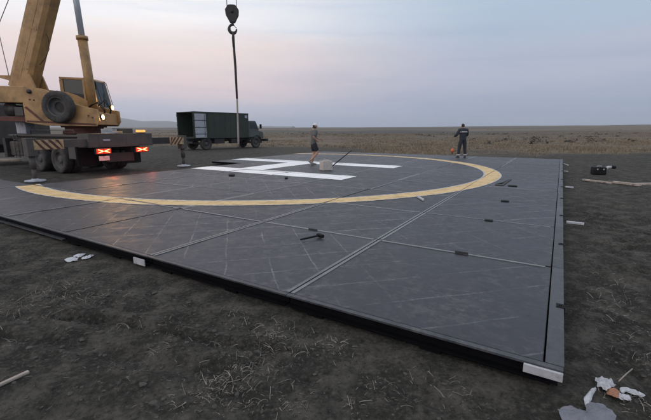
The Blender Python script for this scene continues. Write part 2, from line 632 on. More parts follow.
# ------------------------------------------------------------------ ground
def terrain(x, y):
    d = np.sqrt(x * x + y * y)
    az = np.clip(x / np.maximum(y, 1), -1.2, 1.2)
    slope = 0.0090 + 0.0035 * az
    far = np.clip((d - 70) / 900, 0, None)
    z = slope * np.clip(d - 70, 0, None) * np.clip(far * 1.6, 0, 1)
    z = np.where(d > 1100, z * np.clip(1 - (d - 1100) / 2200, -0.5, 1), z)
    z = np.where(y < 0, 0, z)
    und = (vnoise(x / 60 + 9, y / 60, 3) - 0.5) * np.clip((d - 50) / 150, 0, 1) * 1.2
    und += (vnoise(x / 260, y / 260, 5) - 0.5) * np.clip((d - 120) / 300, 0, 1) * 3.0
    near = np.clip(1 - (d - 40) / 60, 0, 1)
    b = (vnoise(x * 1.1, y * 1.1, 1) - 0.5) * 0.05 + (vnoise(x * 3.7, y * 3.7, 2) - 0.5) * 0.034 + (vnoise(x * 8, y * 8, 4) - 0.5) * 0.026 + (vnoise(x * 15, y * 15, 14) - 0.5) * 0.014
    rid = np.abs(vnoise(x * 1.7 + 3, y * 1.7, 31) - 0.5) * 2
    b = b - 0.035 * np.exp(-(rid / 0.10) ** 2) * (vnoise(x * .5, y * .5, 33) > .5)
    return z + und + b * near


RUT = [G(60, 316), G(112, 320), G(150, 328), G(193, 340), G(240, 347), G(285, 349)]
RUT3 = [G(575, 262), G(600, 268), G(640, 272), G(700, 272)]
RUT4 = [G(572, 236), G(600, 241), G(640, 243), G(700, 243)]
RUT2 = [G(0, 336), G(60, 341), G(110, 352), G(160, 366), G(215, 374)]


def rut_depth(x, y):
    tot = np.zeros_like(x)
    for pts, w, dep in ((RUT, 0.05, 0.055), (RUT2, 0.07, 0.04), (RUT3, 0.09, 0.04), (RUT4, 0.09, 0.04)):
        best = np.full_like(x, 9.0)
        for p, q in zip(pts[:-1], pts[1:]):
            dx, dy = q.x - p.x, q.y - p.y
            t = np.clip(((x - p.x) * dx + (y - p.y) * dy) / (dx * dx + dy * dy), 0, 1)
            best = np.minimum(best, np.hypot(x - p.x - t * dx, y - p.y - t * dy))
        best = best + (vnoise(x * 7, y * 7, 8) - 0.5) * 0.05
        tot += -dep * np.exp(-(best / w) ** 2) + dep * 0.5 * np.exp(-((best - w * 1.9) / w) ** 2)
    return tot


PRINTS = []
pr_ = random.Random(5)
for (fx, fy, gx_, gy_) in ((40, 410, 330, 330), (420, 410, 150, 300), (640, 250, 600, 420), (0, 290, 180, 330)):
    P0, P1 = G(fx, fy), G(gx_, gy_)
    dv = P1 - P0
    ns = max(2, int(dv.length / .62))
    for k_ in range(ns):
        c_ = P0 + dv * (k_ / ns)
        sd_ = .11 if k_ % 2 else -.11
        PRINTS.append((c_.x - dv.normalized().y * sd_ + pr_.gauss(0, .03), c_.y + dv.normalized().x * sd_ + pr_.gauss(0, .03), math.atan2(dv.y, dv.x) + pr_.gauss(0, .15)))


def print_depth(x, y):
    t = np.zeros_like(x)
    for (cx, cy, an) in PRINTS:
        dx, dy = x - cx, y - cy
        u_, v_ = dx * math.cos(an) + dy * math.sin(an), -dx * math.sin(an) + dy * math.cos(an)
        q = (u_ / .15) ** 2 + (v_ / .06) ** 2
        t += -.022 * np.exp(-q ** 2) + .008 * np.exp(-((q - 1.9) / .7) ** 2)
    return t


def flatten(x, y):
    """1 away from things standing on the ground, 0 under the deck and the vehicles"""
    a = (x - CORNER.x) * U.x + (y - CORNER.y) * U.y
    b = (x - CORNER.x) * NB.x + (y - CORNER.y) * NB.y
    dx = np.maximum(np.maximum(-a, a - 20.3), 0)
    dy = np.maximum(np.maximum(-b, b - 20.3), 0)
    return np.clip(np.hypot(dx, dy) / 0.5, 0, 1)


def ground_z(x, y):
    x, y = np.atleast_1d(np.asarray(x, float)), np.atleast_1d(np.asarray(y, float))
    k = flatten(x, y)
    k = k * np.clip((np.hypot(x + 8, y - 34) - 6) / 3, 0, 1)
    z = terrain(x, y) + rut_depth(x, y) + (print_depth(x, y) if x.size < 50000 or True else 0)
    d = np.hypot(x, y)
    return np.where(d < 60, z * k, z)


def axis(lo_d, hi_d, step, lo, hi, g=1.13):
    c = list(np.arange(lo_d, hi_d, step))
    s, p = step, lo_d
    while p > lo:
        s *= g
        p -= s
        c.insert(0, p)
    s, p = step, hi_d
    while p < hi:
        s *= g
        p += s
        c.append(p)
    return np.array(c)


gx, gy = axis(-7, 8, 0.045, -6000, 6000), axis(0.6, 9, 0.04, -400, 5200, 1.085)
GX, GY = np.meshgrid(gx, gy)
GZ = ground_z(GX.ravel(), GY.ravel())
nx, ny = len(gx), len(gy)
idx = np.arange(nx * ny).reshape(ny, nx)
quads = np.stack([idx[:-1, :-1], idx[:-1, 1:], idx[1:, 1:], idx[1:, :-1]], -1).reshape(-1, 4)
gm = bpy.data.meshes.new('ground')
gm.from_pydata(np.c_[GX.ravel(), GY.ravel(), GZ].tolist(), [], quads.tolist())
gm.polygons.foreach_set('use_smooth', [True] * len(gm.polygons))
gm.materials.append(M_EARTH)


def steppe_mask(x, y):
    """where the dry grass grows: beyond the worked ground, ragged edge"""
    e = 23.0 + 0.10 * np.maximum(x, 0) + (vnoise(x / 6, y / 6, 11) - 0.5) * 8 + (vnoise(x / 1.5, y / 1.5, 12) - 0.5) * 4 + np.where(x < -3, np.clip(-x - 3, 0, 12) * 1.5, 0)
    return np.clip((y - e) / 6.0, 0, 1)


at = gm.attributes.new('steppe', 'FLOAT', 'POINT')
st = steppe_mask(GX.ravel(), GY.ravel())
st = st * np.clip((np.hypot((GX.ravel() + 8) * 0.6, GY.ravel() - 31) - 6) / 3, 0.1, 1)
at.data.foreach_set('value', st.astype(np.float32))
ground = link('ground', gm)
ground['kind'] = 'structure'

# far ridge, pale through the air
hx = np.linspace(-3600, -300, 90)
hill_mb = MB()
vs, fs = [], []
for i, x in enumerate(hx):
    t = (x + 1950) / 600
    h = 62 * math.exp(-t * t * 0.8) * (0.75 + 0.5 * float(vnoise(np.array([x / 240]), np.array([3.0]), 6)[0])) + 22 * math.exp(-((x + 3000) / 500) ** 2)
    y0 = 3700 + 120 * math.sin(x / 700)
    for j in range(7):
        f = j / 6
        prof = math.sin(f * math.pi) ** 0.8 if 0 < f < 1 else 0
        hh = -16 + (h + 16 + 34) * prof + (6 * float(vnoise(np.array([x / 90.0]), np.array([j * 1.7]), 2)[0]) if prof else 0)
        vs.append((x, y0 + (f - 0.5) * 900, hh))
for i in range(len(hx) - 1):
    for j in range(6):
        a = i * 7 + j
        fs.append((a, a + 7, a + 8, a + 1))
hill_mb.add(vs, fs, 0, True)
hills = hill_mb.build('distant_hills', M_HILL)
hills['kind'] = 'structure'


# ------------------------------------------------------------------ helipad deck of square steel panels
deck = empty('helipad_deck', CORNER + Vector((0, 0, DECK_Z)), TH - math.pi,
             'dark grey steel landing deck of square panels with yellow ring and white letter H', 'helipad')
# deck local axes: x = -a, y = b   (rotated by TH-180: local x runs towards the near right corner)
RN = NB.normalized()


def dl(a, b, z=0.0):
    """deck local coordinates of (a along the front edge, b away)"""
    return Vector((-a, -b * 1.0, z)) if False else deck_inv @ D(a, b, DECK_Z + z)


bpy.context.view_layer.update()
deck_inv = deck.matrix_world.inverted()
Nn = 10


def present(i, j):
    return i < 6 or (j == 0 and i <= 8) or (j >= 5 and i <= 6)


def painted(i, j):
    return i < 6 or (j >= 5 and i <= 6)


g2 = 0.007


def panel_mesh():
    """tray, local origin at its (a,b) low corner, x = a, y = b, handled by the panel's own matrix"""
    p, r, t = PITCH_P - g2, 0.012, 0.0
    s = g2
    vs = [(s, s, 0), (p, s, 0), (p, p, 0), (s, p, 0),
          (s + r, s + r, 0), (p - r, s + r, 0), (p - r, p - r, 0), (s + r, p - r, 0),
          (s + r + .006, s + r + .006, -.0006), (p - r - .006, s + r + .006, -.0006), (p - r - .006, p - r - .006, -.0006), (s + r + .006, p - r - .006, -.0006),
          (s, s, -.09), (p, s, -.09), (p, p, -.09), (s, p, -.09)]
    fs, ms = [], []
    for k in range(4):
        n = (k + 1) % 4
        fs.append((k, n, 4 + n, 4 + k)); ms.append(0)
        fs.append((4 + k, 4 + n, 8 + n, 8 + k)); ms.append(0)
        fs.append((k, 12 + k, 12 + n, n)); ms.append(2)
    # plate divided so it can sag
    g = 6
    lo, hi = s + r + .006, p - r - .006
    base = len(vs)
    for y in range(g + 1):
        for x in range(g + 1):
            fx, fy = x / g, y / g
            sag = 0.0012 * math.sin(fx * math.pi * 3) * math.sin(fy * math.pi * 3)
            vs.append((lo + (hi - lo) * fx, lo + (hi - lo) * fy, -.0006 + sag))
    for y in range(g):
        for x in range(g):
            a = base + y * (g + 1) + x
            fs.append((a, a + 1, a + g + 2, a + g + 1)); ms.append(0)
    me = bpy.data.meshes.new('deck_panel')
    me.from_pydata(vs, [], fs)
    for m in (M_PLATE, M_RIM, M_SKIRT):
        me.materials.append(m)
    me.polygons.foreach_set('material_index', ms)
    me.polygons.foreach_set('use_smooth', [m == 0 for m in ms])
    return me


def clip_poly(poly, lo, hi):
    for ax, lim, sg in ((0, lo[0], 1), (0, hi[0], -1), (1, lo[1], 1), (1, hi[1], -1)):
        out = []
        for k in range(len(poly)):
            p, q = poly[k], poly[(k + 1) % len(poly)]
            ip, iq = (p[ax] - lim) * sg >= 0, (q[ax] - lim) * sg >= 0
            if ip:
                out.append(p)
            if ip != iq:
                t = (lim - p[ax]) / (q[ax] - p[ax])
                out.append((p[0] + (q[0] - p[0]) * t, p[1] + (q[1] - p[1]) * t))
        poly = out
        if not poly:
            return []
    return poly


CA, CB = 10.1, 9.85


def ring_quads(r0, r1, n=300):
    q = []
    for k in range(n):
        a, b = 2 * math.pi * k / n, 2 * math.pi * (k + 1) / n
        q.append([(CA + r * math.cos(t), CB + r * math.sin(t)) for r, t in ((r0, a), (r1, a), (r1, b), (r0, b))])
    return q


RING = ring_quads(7.98, 8.44)
RLINE = ring_quads(7.93, 7.98) + ring_quads(8.44, 8.475)
HH = [[(5.6, 7.25), (14.6, 7.25), (14.6, 8.3), (5.6, 8.3)],
      [(5.6, 11.4), (14.6, 11.4), (14.6, 12.45), (5.6, 12.45)],
      [(9.5, 8.3), (10.65, 8.3), (10.65, 11.4), (9.5, 11.4)]]


def marking(name, polys, i, j, m, parent, z):
    lo = (OA + i * PITCH_P + g2, OB + j * PITCH_P + g2)
    hi = (OA + (i + 1) * PITCH_P - g2, OB + (j + 1) * PITCH_P - g2)
    mb = MB()
    for p in polys:
        c = clip_poly(p, lo, hi)
        if len(c) >= 3:
            c = [(x - OA - i * PITCH_P, y - OB - j * PITCH_P, z) for x, y in c]
            mb.add(c, [tuple(range(len(c)))])
    if mb.f:
        me = bpy.data.meshes.new(name)
        me.from_pydata(mb.v, [], mb.f)
        me.materials.append(m)
        bm = bmesh.new()
        bm.from_mesh(me)
        bmesh.ops.remove_doubles(bm, verts=bm.verts, dist=1e-5)
        bm.normal_update()
        for f in bm.faces:
            if f.normal.z * 1 < 0:
                f.normal_flip()
        bm.to_mesh(me)
        bm.free()
        link(name, me, parent)


# a x b is left-handed in the plan, so panels are laid in local x = a, y = -b mirrored back by the mesh
pm = panel_mesh()
prng = random.Random(3)
for j in range(Nn):
    for i in range(Nn):
        if not present(i, j):
            continue
        o = link('deck_panel', pm, deck)
        tilt = Matrix.Rotation(R(prng.uniform(-.10, .10)), 4, 'X') @ Matrix.Rotation(R(prng.uniform(-.10, .10)), 4, 'Y')
        # local frame of the panel in the world: x along U, y along NB, z up (mirrored => negative determinant is avoided by swapping)
        w = Matrix.Translation(D(OA + i * PITCH_P, OB + j * PITCH_P, DECK_Z + prng.uniform(-.002, .002)))
        basis = Matrix(((U.x, NB.x, 0, 0), (U.y, NB.y, 0, 0), (0, 0, 1, 0), (0, 0, 0, 1)))
        o.matrix_basis = deck_inv @ w @ basis @ tilt
        if painted(i, j):
            marking('ring_marking', RING, i, j, M_YELLOW, o, 0.006)
            marking('ring_border', RLINE, i, j, M_LINE, o, 0.006)
            marking('letter_marking', HH, i, j, M_WHITE, o, 0.0062)


def deck_frame_mb():
    """mesh builder whose input is (a, b, z above deck top)"""
    basis = Matrix(((U.x, NB.x, 0, 0), (U.y, NB.y, 0, 0), (0, 0, 1, 0), (0, 0, 0, 1)))
    return MB(deck_inv @ Matrix.Translation(D(0, 0, DECK_Z)) @ basis)


# pale steel strips along the seams between neighbouring panels
def strip(a0, b0, a1, b1):
    m_ = deck_frame_mb()
    m_.box((a0, b0, -.002), (a1, b1, .0045), 0)
    m_.build('seam_strip', M_RIM, deck)


for j in range(Nn):
    for i in range(Nn):
        if not present(i, j):
            continue
        a0, b0 = OA + i * PITCH_P, OB + j * PITCH_P
        if i < 9 and present(i + 1, j) and prng.random() > .12:
            ae = a0 + PITCH_P
            strip(ae - .047, b0 + .012, ae - .009, b0 + PITCH_P - .012)
            if prng.random() > .25:
                strip(ae + .009, b0 + .012, ae + .043, b0 + PITCH_P - .012)
        if j < 9 and present(i, j + 1) and prng.random() > .12:
            be = b0 + PITCH_P
            strip(a0 + .06, be - .050, a0 + PITCH_P - .06, be - .009)

# edge beams: a lip, a recessed black web and a foot flange, one beam per panel on the two open sides
for i in range(9):
    a0, a1 = OA + i * PITCH_P + .004 - (OA if i == 0 else 0), OA + (i + 1) * PITCH_P - .004
    mb = deck_frame_mb()
    mb.box((a0, 0, -.012), (a1, OB - .003, 0.003), 0)          # top strip
    mb.box((a0 + .06, .062, -.150), (a1, .074, -.012), 1)      # recessed web
    mb.box((a0 + .02, .002 if i > 2 else .012, -.112), (a1, .062, -.102), 2 if i > 2 else 1)      # lower flange; left beams painted paler for the light they catch
    mb.build('edge_beam', [M_EDGE, M_SKIRT, M_FLANGE_LIT], deck)
for j in range(10):
    b0, b1 = OB + j * PITCH_P + .004, OB + (j + 1) * PITCH_P - .004
    mb = deck_frame_mb()
    mb.box((0, b0, -.012), (OA - .005, b1, 0.0035), 0)
    mb.box((.062, b0, -.150), (.074, b1, -.012), 1)
    mb.box((.006, b0, -.112), (.062, b1, -.102), 1)
    mb.build('edge_beam', [M_EDGE, M_SKIRT, M_FLANGE_LIT], deck)
for i in range(18):
    a = .75 + i * 1.01
    mb = deck_frame_mb()
    mb.box((a, .03, -.156), (a + .16, .061, -.113), 0)
    mb.build('support_block', M_SKIRT, deck)
for k, (px, py) in enumerate(((562, 164), (562, 171), (562, 179.6), (562, 187), (562.5, 198.7), (563, 216), (564.5, 245), (567.5, 308))):
    a, b = AB(G(px, py, DECK_Z))
    mb = deck_frame_mb()
    mb.box((-.010, b - .04, -.06), (.055, b + .04, 0.010), 0)
    mb.box((.012, b - .012, 0.010), (.036, b + .012, 0.018), 0)
    mb.build('clamp', M_BLACK, deck, 0.003)
mb = deck_frame_mb()
mb.box((.003, -.022, -.064), (.22, -.002, -.006), 0)
end = mb.build('end_plate', M_GALV, deck, 0.004)
end['label'] = 'pale end plate at the near right corner'
a, b = AB(G(133, 260.5, .09))
mb = deck_frame_mb()
mb.box((a - .14, -.016, -.125), (a + .08, -.002, -.045), 0)
mb.build('splice_plate', M_GALV, deck, 0.004)

# ------------------------------------------------------------------ truck crane
CR_A = R(151)
CR = Vector((-7.81, 14.46, 0))
crane = empty('truck_crane', CR, CR_A, 'ochre yellow truck crane with raised boom and lit lamps on striped outriggers', 'crane')


def wheel(parent, c, rad=.52, w=.30, face=1, name='wheel'):
    """road wheel; axis along local y, face=+1 shows its dished rim towards +y"""
    mb = MB(Matrix.Translation(Vector(c)))
    h = w / 2
    prof = [(rad * .60, -h * .8), (rad * .74, -h), (rad * .90, -h * .98), (rad * .98, -h * .8), (rad, -h * .5), (rad, h * .5), (rad * .98, h * .8),
            (rad * .90, h * .98), (rad * .74, h), (rad * .60, h * .8), (rad * .55, 0)]
    mb.lathe(prof, n=56, closed=True, lug=rad * .97)
    o = mb.build(name, M_TYRE, parent)
    mb = MB(Matrix.Translation(Vector(c)))
    s = face
    mb.lathe([(rad * .61, s * h * .80), (rad * .57, s * h * .84), (rad * .54, s * h * .5), (rad * .50, s * h * .15), (rad * .30, s * h * .05), (rad * .27, s * h * .55),
              (rad * .15, s * h * .62), (0.001, s * h * .62)], n=36)
    for k in range(8):
        t = 2 * math.pi * k / 8
        mb.lathe([(.001, s * h * .3), (.022, s * h * .3), (.022, s * h * .05)], ctr=(rad * .40 * math.cos(t), 0, rad * .40 * math.sin(t)), n=8)
    mb.build('rim', M_RIMW, o)
    return o


def cbox(lo, hi, name, m, bevel=.012, parent=None):
    return MB().box(lo, hi).build(name, m, parent or crane, bevel)


# carrier chassis
mb = MB()
for s in (-1, 1):
    mb.box((-.25, s * .45 - .05, .82), (9.3, s * .45 + .05, 1.12))
for x in (.6, 2.0, 3.4, 4.8, 6.2, 7.6):
    mb.box((x, -.4, .86), (x + .14, .4, 1.08))
mb.build('chassis_frame', M_CHBLK, crane, .01)
for x in (1.75, 3.2):
    mb = MB()
    mb.tube([(x, -1.1, .52), (x, -.35, .52), (x, -.18, .54), (x, .18, .54), (x, .35, .52), (x, 1.1, .52)], [.09, .09, .22, .22, .09, .09], 14)
    mb.build('axle', M_CHBLK, crane)
    for s in (-1, 1):
        wheel(crane, (x, s * 1.10, .52), face=s)
        wheel(crane, (x, s * .76, .52), face=s)
for s in (-1, 1):
    wheel(crane, (8.0, s * 1.08, .52), face=s)
# flat carrier deck and side boxes
mb = MB()
mb.box((-.2, -1.22, 1.36), (5.4, 1.22, 1.43))
mb.box((-.2, -1.0, 1.12), (5.2, 1.0, 1.355))
mb.build('carrier_platform', M_CHASSIS, crane, .01)
cbox((3.75, .95, 1.46), (4.5, 1.27, 1.98), 'side_locker', M_GREYBOX)
cbox((4.5, .65, .55), (5.6, 1.2, 1.15), 'fuel_tank', M_CHASSIS, .06)
cbox((4.7, -1.2, .55), (5.7, -.65, 1.15), 'side_locker', M_CHASSIS, .02)
# carrier cab, beyond the left edge of the photograph
mb = MB()
mb.prism([(7.05, .95), (9.55, .95), (9.6, 1.5), (9.5, 1.75), (9.15, 2.75), (8.9, 2.85), (7.3, 2.85), (7.05, 2.7)], -1.2, 1.2)
cc = mb.build('carrier_cab', M_CHASSIS, crane, .05, 3)
for s in (-1, 1):
    MB().prism([(7.7, 1.75), (9.2, 1.75), (8.93, 2.6), (7.7, 2.6)], s * 1.203, s * 1.212).build('side_window', M_GLASS, cc)
mb = MB()
mb.add([(9.49, -1.05, 1.80), (9.49, 1.05, 1.80), (9.20, 1.0, 2.68), (9.20, -1.0, 2.68)], [(0, 1, 2, 3)])
mb.build('windscreen', M_GLASS, cc)
cbox((9.4, -1.2, .5), (9.8, 1.2, .92), 'front_bumper', M_CHASSIS, .03)

# rear cross box with lamps
mb = MB()
mb.box((-.36, -1.24, 1.0), (.32, 1.24, 1.475))
mb.box((-.372, -1.0, 1.05), (-.36, -.15, 1.42))
mb.box((-.372, .1, 1.05), (-.36, .9, 1.42))
mb.build('rear_cross_box', M_CHASSIS, crane, .012)
cbox((-.37, .50, 1.22), (-.39, .75, 1.28), 'step_plate', M_GREYBOX, .004)
for y in (.79, -.72):
    hs = cbox((-.40, y - .27, .76), (-.30, y + .27, .97), 'tail_lamp', M_CHBLK, .01)
    for k, s in enumerate((-1, 1)):
        MB().box((-.418, y + s * .135 - .125, .785), (-.40, y + s * .135 + .125, .955)).build('lens', M_RED, hs, .02, 3)
        mb = MB()
        for q in (-1, 1):
            mb.tube([(-.424, y + s * .025, .87), (-.424, y + s * .20, .87 + q * .055)], [.014, .008], 8)
        mb.build('filament_glow', M_REDHOT, hs)
    pl = bpy.data.lights.new('tail_glow', 'POINT')
    pl.energy = 7.0
    pl.color = (1.0, .12, .04)
    pl.shadow_soft_size = .12
    po = bpy.data.objects.new('tail_glow', pl)
    po.parent = hs
    po.location = (-.85, y, .42)
    col.objects.link(po)
cbox((-.405, .60, .54), (-.39, .98, .70), 'number_plate', M_PLATEN, .004)
am = cbox((-.30, -1.0, 1.475), (-.12, -.74, 1.515), 'amber_marker', M_CHBLK, .005)
MB().box((-.315, -1.01, 1.515), (-.105, -.73, 1.60)).build('amber_lens', M_AMBER, am, .02, 3)
# mudguards and flaps behind the wheels
for s in (-1, 1):
    a, b = (.58, 1.24) if s > 0 else (-1.24, -.58)
    mb = MB()
    mb.box((.45, a, .30), (.475, b, .98))
    mb.build('mud_flap', M_BLACK, crane, .004)
    mb = MB()
    mb.box((.48, a, 1.08), (1.05, b, 1.12))
    mb.box((.55, b - .02 if s > 0 else a, .58), (1.0, b if s > 0 else a + .02, 1.08))
    mb.build('mudguard', M_CHASSIS, crane, .006)
MB().box((-.2, -.5, .45), (-.05, .5, .78)).build('tow_beam', M_CHBLK, crane, .01)
# outriggers
for s in (1, -1):
    ob = MB()
    y0, y1 = (1.24, 2.72) if s > 0 else (-2.72, -1.24)
    ob.box((-.25, y0, 1.04), (-.02, y1, 1.30))
    beam = ob.build('outrigger_beam', M_CHASSIS if s > 0 else M_CHBLK, crane, .01)
    ys, ye = (2.0, 2.86) if s > 0 else (-2.86, -2.15)
    mb = MB()
    mb.box((-.275, ys, 1.0), (-.25, ye, 1.30))
    sp = mb.build('hazard_board', M_STRIPE_L, beam, .004)
    n = 4
    w = (ye - ys) / n
    for k in range(n):
        b0 = ys + k * w + .02
        sl = .13 * s
        poly = [(b0 + max(0, sl) - 0.0, 1.298), (b0 + w * .45 + max(0, sl), 1.298), (b0 + w * .45 - min(0, sl) - sl + max(0, sl) - max(0, sl), 1.002), (b0 - min(0, sl) - sl + max(0, sl) - max(0, sl), 1.002)]
        poly = [(min(max(y, ys + .005), ye - .005), z) for y, z in poly]
        MB().prism(poly, -.279, -.2755, 0, 'x').build('stripe', M_STRIPE_D, sp)
    yj = s * 2.9
    mb = MB()
    mb.box((-.27, yj - .14, .80), (.02, yj + .14, 1.36))
    jk = mb.build('jack_housing', M_CHASSIS, crane, .015)
    mb = MB()
    mb.tube([(-.125, yj, .80), (-.125, yj, .42)], .085, 16)
    mb.tube([(-.125, yj, .42), (-.125, yj, .10)], .06, 16)
    mb.build('jack_leg', M_CHASSIS, jk)
    mb = MB()
    mb.lathe([(.001, .115), (.08, .115), (.12, .075), (.27, .065), (.28, .045), (.28, .02), (.001, .02)], ctr=(-.125, yj, 0), axis='z', n=28)
    mb.build('outrigger_pad', M_GREYBOX, jk)
# front outriggers, retracted, near the carrier cab
for s in (1, -1):
    mb = MB()
    mb.box((5.45, min(s * .5, s * 1.28), 1.0), (5.65, max(s * .5, s * 1.28), 1.24))
    mb.box((5.43, min(s * 1.1, s * 1.34), .5), (5.67, max(s * 1.1, s * 1.34), 1.28))
    mb.build('outrigger_beam', M_CHBLK, crane, .01)

# slewing upper: own frame (X towards the boom head, Y towards the operator's cab, Z up) about the slew centre
SL = Matrix.Translation(Vector((2.0, 0, 0))) @ Matrix.Rotation(R(-154.1), 4, 'Z')
mb = MB(SL)
mb.lathe([(.001, 1.44), (.74, 1.44), (.74, 1.56), (.66, 1.58), (.66, 1.70), (.78, 1.70), (.78, 1.80), (.001, 1.80)], axis='z', n=40)
mb.build('slew_ring', M_PRIMER_SHADE, crane)
# turntable side plates (near and far) with sloping top
side = [(-1.55, 1.88), (-1.55, 2.56), (-1.42, 3.16), (-.75, 3.08), (-.36, 2.95), (.45, 2.52), (1.28, 2.33), (1.30, 1.92), (1.17, 1.74), (-.75, 1.76)]
for y0 in (-1.0, .32):
    mb = MB(SL)
    mb.prism(side, y0, y0 + .06)
    mb.build('side_frame', M_CRANE, crane, .012)
mb = MB(SL)
mb.prism([(-1.5, 1.9), (-1.5, 2.5), (-.4, 2.75), (.4, 2.35), (1.2, 2.2), (1.2, 1.8), (-.7, 1.8)], -.94, .32)
mb.build('turntable_body', M_CRANE, crane)
# raised stiffener and the diagonal gap's shadow painted as a dark strip
mb = MB(SL)
mb.add([(x, -1.004, z) for x, z in ((-1.52, 2.42), (-1.42, 2.46), (-.82, 1.93), (-.92, 1.90))], [(0, 1, 2, 3)])
mb.add([(x, -1.004, z) for x, z in ((-1.5, 1.89), (1.15, 1.76), (1.17, 1.83), (-1.5, 1.955))], [(0, 1, 2, 3)])
mb.build('gap_shadow_strip', M_PRIMER_SHADE, crane)
mb = MB(SL)
mb.lathe([(.001, -1.06), (.075, -1.06), (.08, -1.0), (.08, .4), (.001, .4)], ctr=(-1.22, 0, 2.98), n=20)
mb.build('boom_pivot_pin', M_HOOK, crane)
mb = MB(SL)
for x, z in ((-1.25, 2.7), (-1.1, 2.68), (.9, 2.12), (1.05, 2.05)):
    mb.lathe([(.001, -1.015), (.03, -1.015), (.03, -1.0)], ctr=(x, 0, z), n=10)
mb.build('bolt', M_PRIMER_SHADE, crane)
# rear counterweight and winch
mb = MB(SL)
mb.prism([(-3.0, 2.62), (-3.1, 2.8), (-3.1, 3.10), (-2.95, 3.22), (-1.43, 3.16), (-1.45, 2.58)], -.98, .9)
cw = mb.build('counterweight', M_CRANE, crane, .025, 3)
mb = MB(SL)
mb.prism([(-2.9, 1.95), (-2.9, 2.1), (-1.56, 2.1), (-1.56, 1.9)], -.9, .8)
mb.box((-2.9, -.9, 2.1), (-2.8, -.82, 2.62))
mb.box((-2.9, .72, 2.1), (-2.8, .8, 2.62))
mb.build('rear_frame', M_PRIMER_SHADE, crane, .01)  # dark red here also paints in the shade beneath the upper
mb = MB(SL)
mb.lathe([(.001, -.75), (.27, -.75), (.27, -.7), (.18, -.7), (.18, .6), (.27, .6), (.27, .65), (.001, .65)], ctr=(-2.3, 0, 2.36), n=28)
mb.build('winch_drum', M_HOOK, crane)
mb = MB(SL)
mb.box((-1.95, -.96, 2.12), (-1.62, -.7, 2.44))
mb.build('valve_box', M_CHASSIS, crane, .015)
# spare tyre hung on the near side
sw = MB(SL @ Matrix.Translation(Vector((-.06, -1.17, 2.42))))
rad, h = .57, .15
sw.lathe([(rad * .60, -h * .8), (rad * .74, -h), (rad * .90, -h * .98), (rad * .98, -h * .8), (rad, -h * .5), (rad, h * .5), (rad * .98, h * .8),
          (rad * .90, h * .98), (rad * .74, h), (rad * .60, h * .8), (rad * .55, 0)], n=60, closed=True, lug=rad * .97)
spare = sw.build('spare_wheel', M_TYRE, crane)
sw = MB(SL @ Matrix.Translation(Vector((-.06, -1.17, 2.42))))
sw.lathe([(rad * .61, -h * .8), (rad * .57, -h * .84), (rad * .54, -h * .3), (rad * .50, 0), (rad * .34, .05), (rad * .31, .02), (rad * .30, .08)], n=40)
sw.build('rim', M_RIMW, spare)
mb = MB(SL)
mb.tube([(-.06, -1.02, 2.42), (-.06, -1.10, 2.42)], .2, 16)
mb.build('spare_wheel_carrier', M_CHBLK, crane)
# boom
bx0, bz0 = -2.33, 3.0
el = R(66.9)
BM = SL @ Matrix.Translation(Vector((bx0, -.02, bz0))) @ Matrix.Rotation(-el, 4, 'Y')   # x along the boom, z its upper side


def boom_section(x0, x1, hgt, wid, name):
    m_ = MB(BM)
    h2, w2 = hgt / 2, wid / 2
    poly = [(-w2 * .72, -h2), (w2 * .72, -h2), (w2, -h2 * .62), (w2, h2 * .62), (w2 * .82, h2), (-w2 * .82, h2), (-w2, h2 * .62), (-w2, -h2 * .62)]
    m_.prism(poly, x0, x1, 0, 'x')
    m_.prism([(y * 1.06, z * 1.05) for y, z in poly], x1 - .22, x1, 0, 'x')
    return m_.build(name, M_CRANE, crane, .01)


boom_section(.15, 8.6, .82, .62, 'boom_base_section')
boom_section(8.4, 14.4, .70, .52, 'boom_telescope_section')
boom_section(14.2, 19.3, .58, .42, 'boom_telescope_section')
mb = MB(BM)
mb.box((19.3, -.22, -.3), (19.75, .22, .3))
for s in (-.12, .12):
    mb.lathe([(.001, s - .04), (.24, s - .04), (.2, s), (.24, s + .04), (.001, s + .04)], ctr=(19.6, 0, -.15), n=24)
mb.build('boom_head', M_HOOK, crane)
# boom foot: cheek plates down to the pin and the tail bracket
for y in (-.36, .26):
    mb = MB(SL)
    mb.prism([(-2.42, 3.42), (-1.66, 3.70), (-1.50, 3.18), (-1.55, 2.9), (-1.9, 2.9)], y, y + .07)
    mb.build('boom_foot_cheek', M_CRANE, crane, .01)
mb = MB(SL)
mb.prism([(-3.0, 3.66), (-3.0, 3.58), (-2.55, 3.46), (-2.28, 3.30), (-2.15, 3.35), (-2.35, 3.62), (-2.45, 3.65)], -.3, .28)
mb.build('boom_tail_bracket', M_CRANE, crane, .008)
# lift cylinder
mb = MB(SL)
mb.tube([(.50, -.05, 2.2), (.385, -.05, 4.98)], .165, 20)
mb.tube([(.387, -.05, 4.93), (.383, -.05, 5.06)], .20, 20)
cyl = mb.build('lift_cylinder', M_CRANE, crane)
mb = MB(SL)
mb.tube([(.385, -.05, 5.0), (.27, -.05, 7.9)], .105, 18)
mb.build('cylinder_rod', M_CHROME, cyl)
mb = MB(SL)
mb.tube([(.0, -.3, 7.9), (.35, .0, 7.9)], .1, 12)
mb.build('rod_clevis', M_CRANE, cyl)
# hose along the boom and the luffing rope running back
mb = MB(SL)
mb.tube([(-1.40, -.1, 4.05), (-1.12, -.1, 4.3), (-.93, -.1, 4.6), (-.90, -.1, 4.95), (-.98, -.1, 5.2), (-1.0, -.1, 5.3)], .009, 6)
mb.build('hydraulic_hose', M_BLACK, crane)
mb = MB(SL)
mb.tube([(-2.84, -.1, 5.4), (-2.2, -.1, 6.4), (2.0, -.1, 12.95)], .013, 6)
mb.tube([(-2.84, -.1, 5.4), (-2.62, -.1, 2.55)], .013, 6)
mb.build('hoist_rope', M_ROPE, crane)
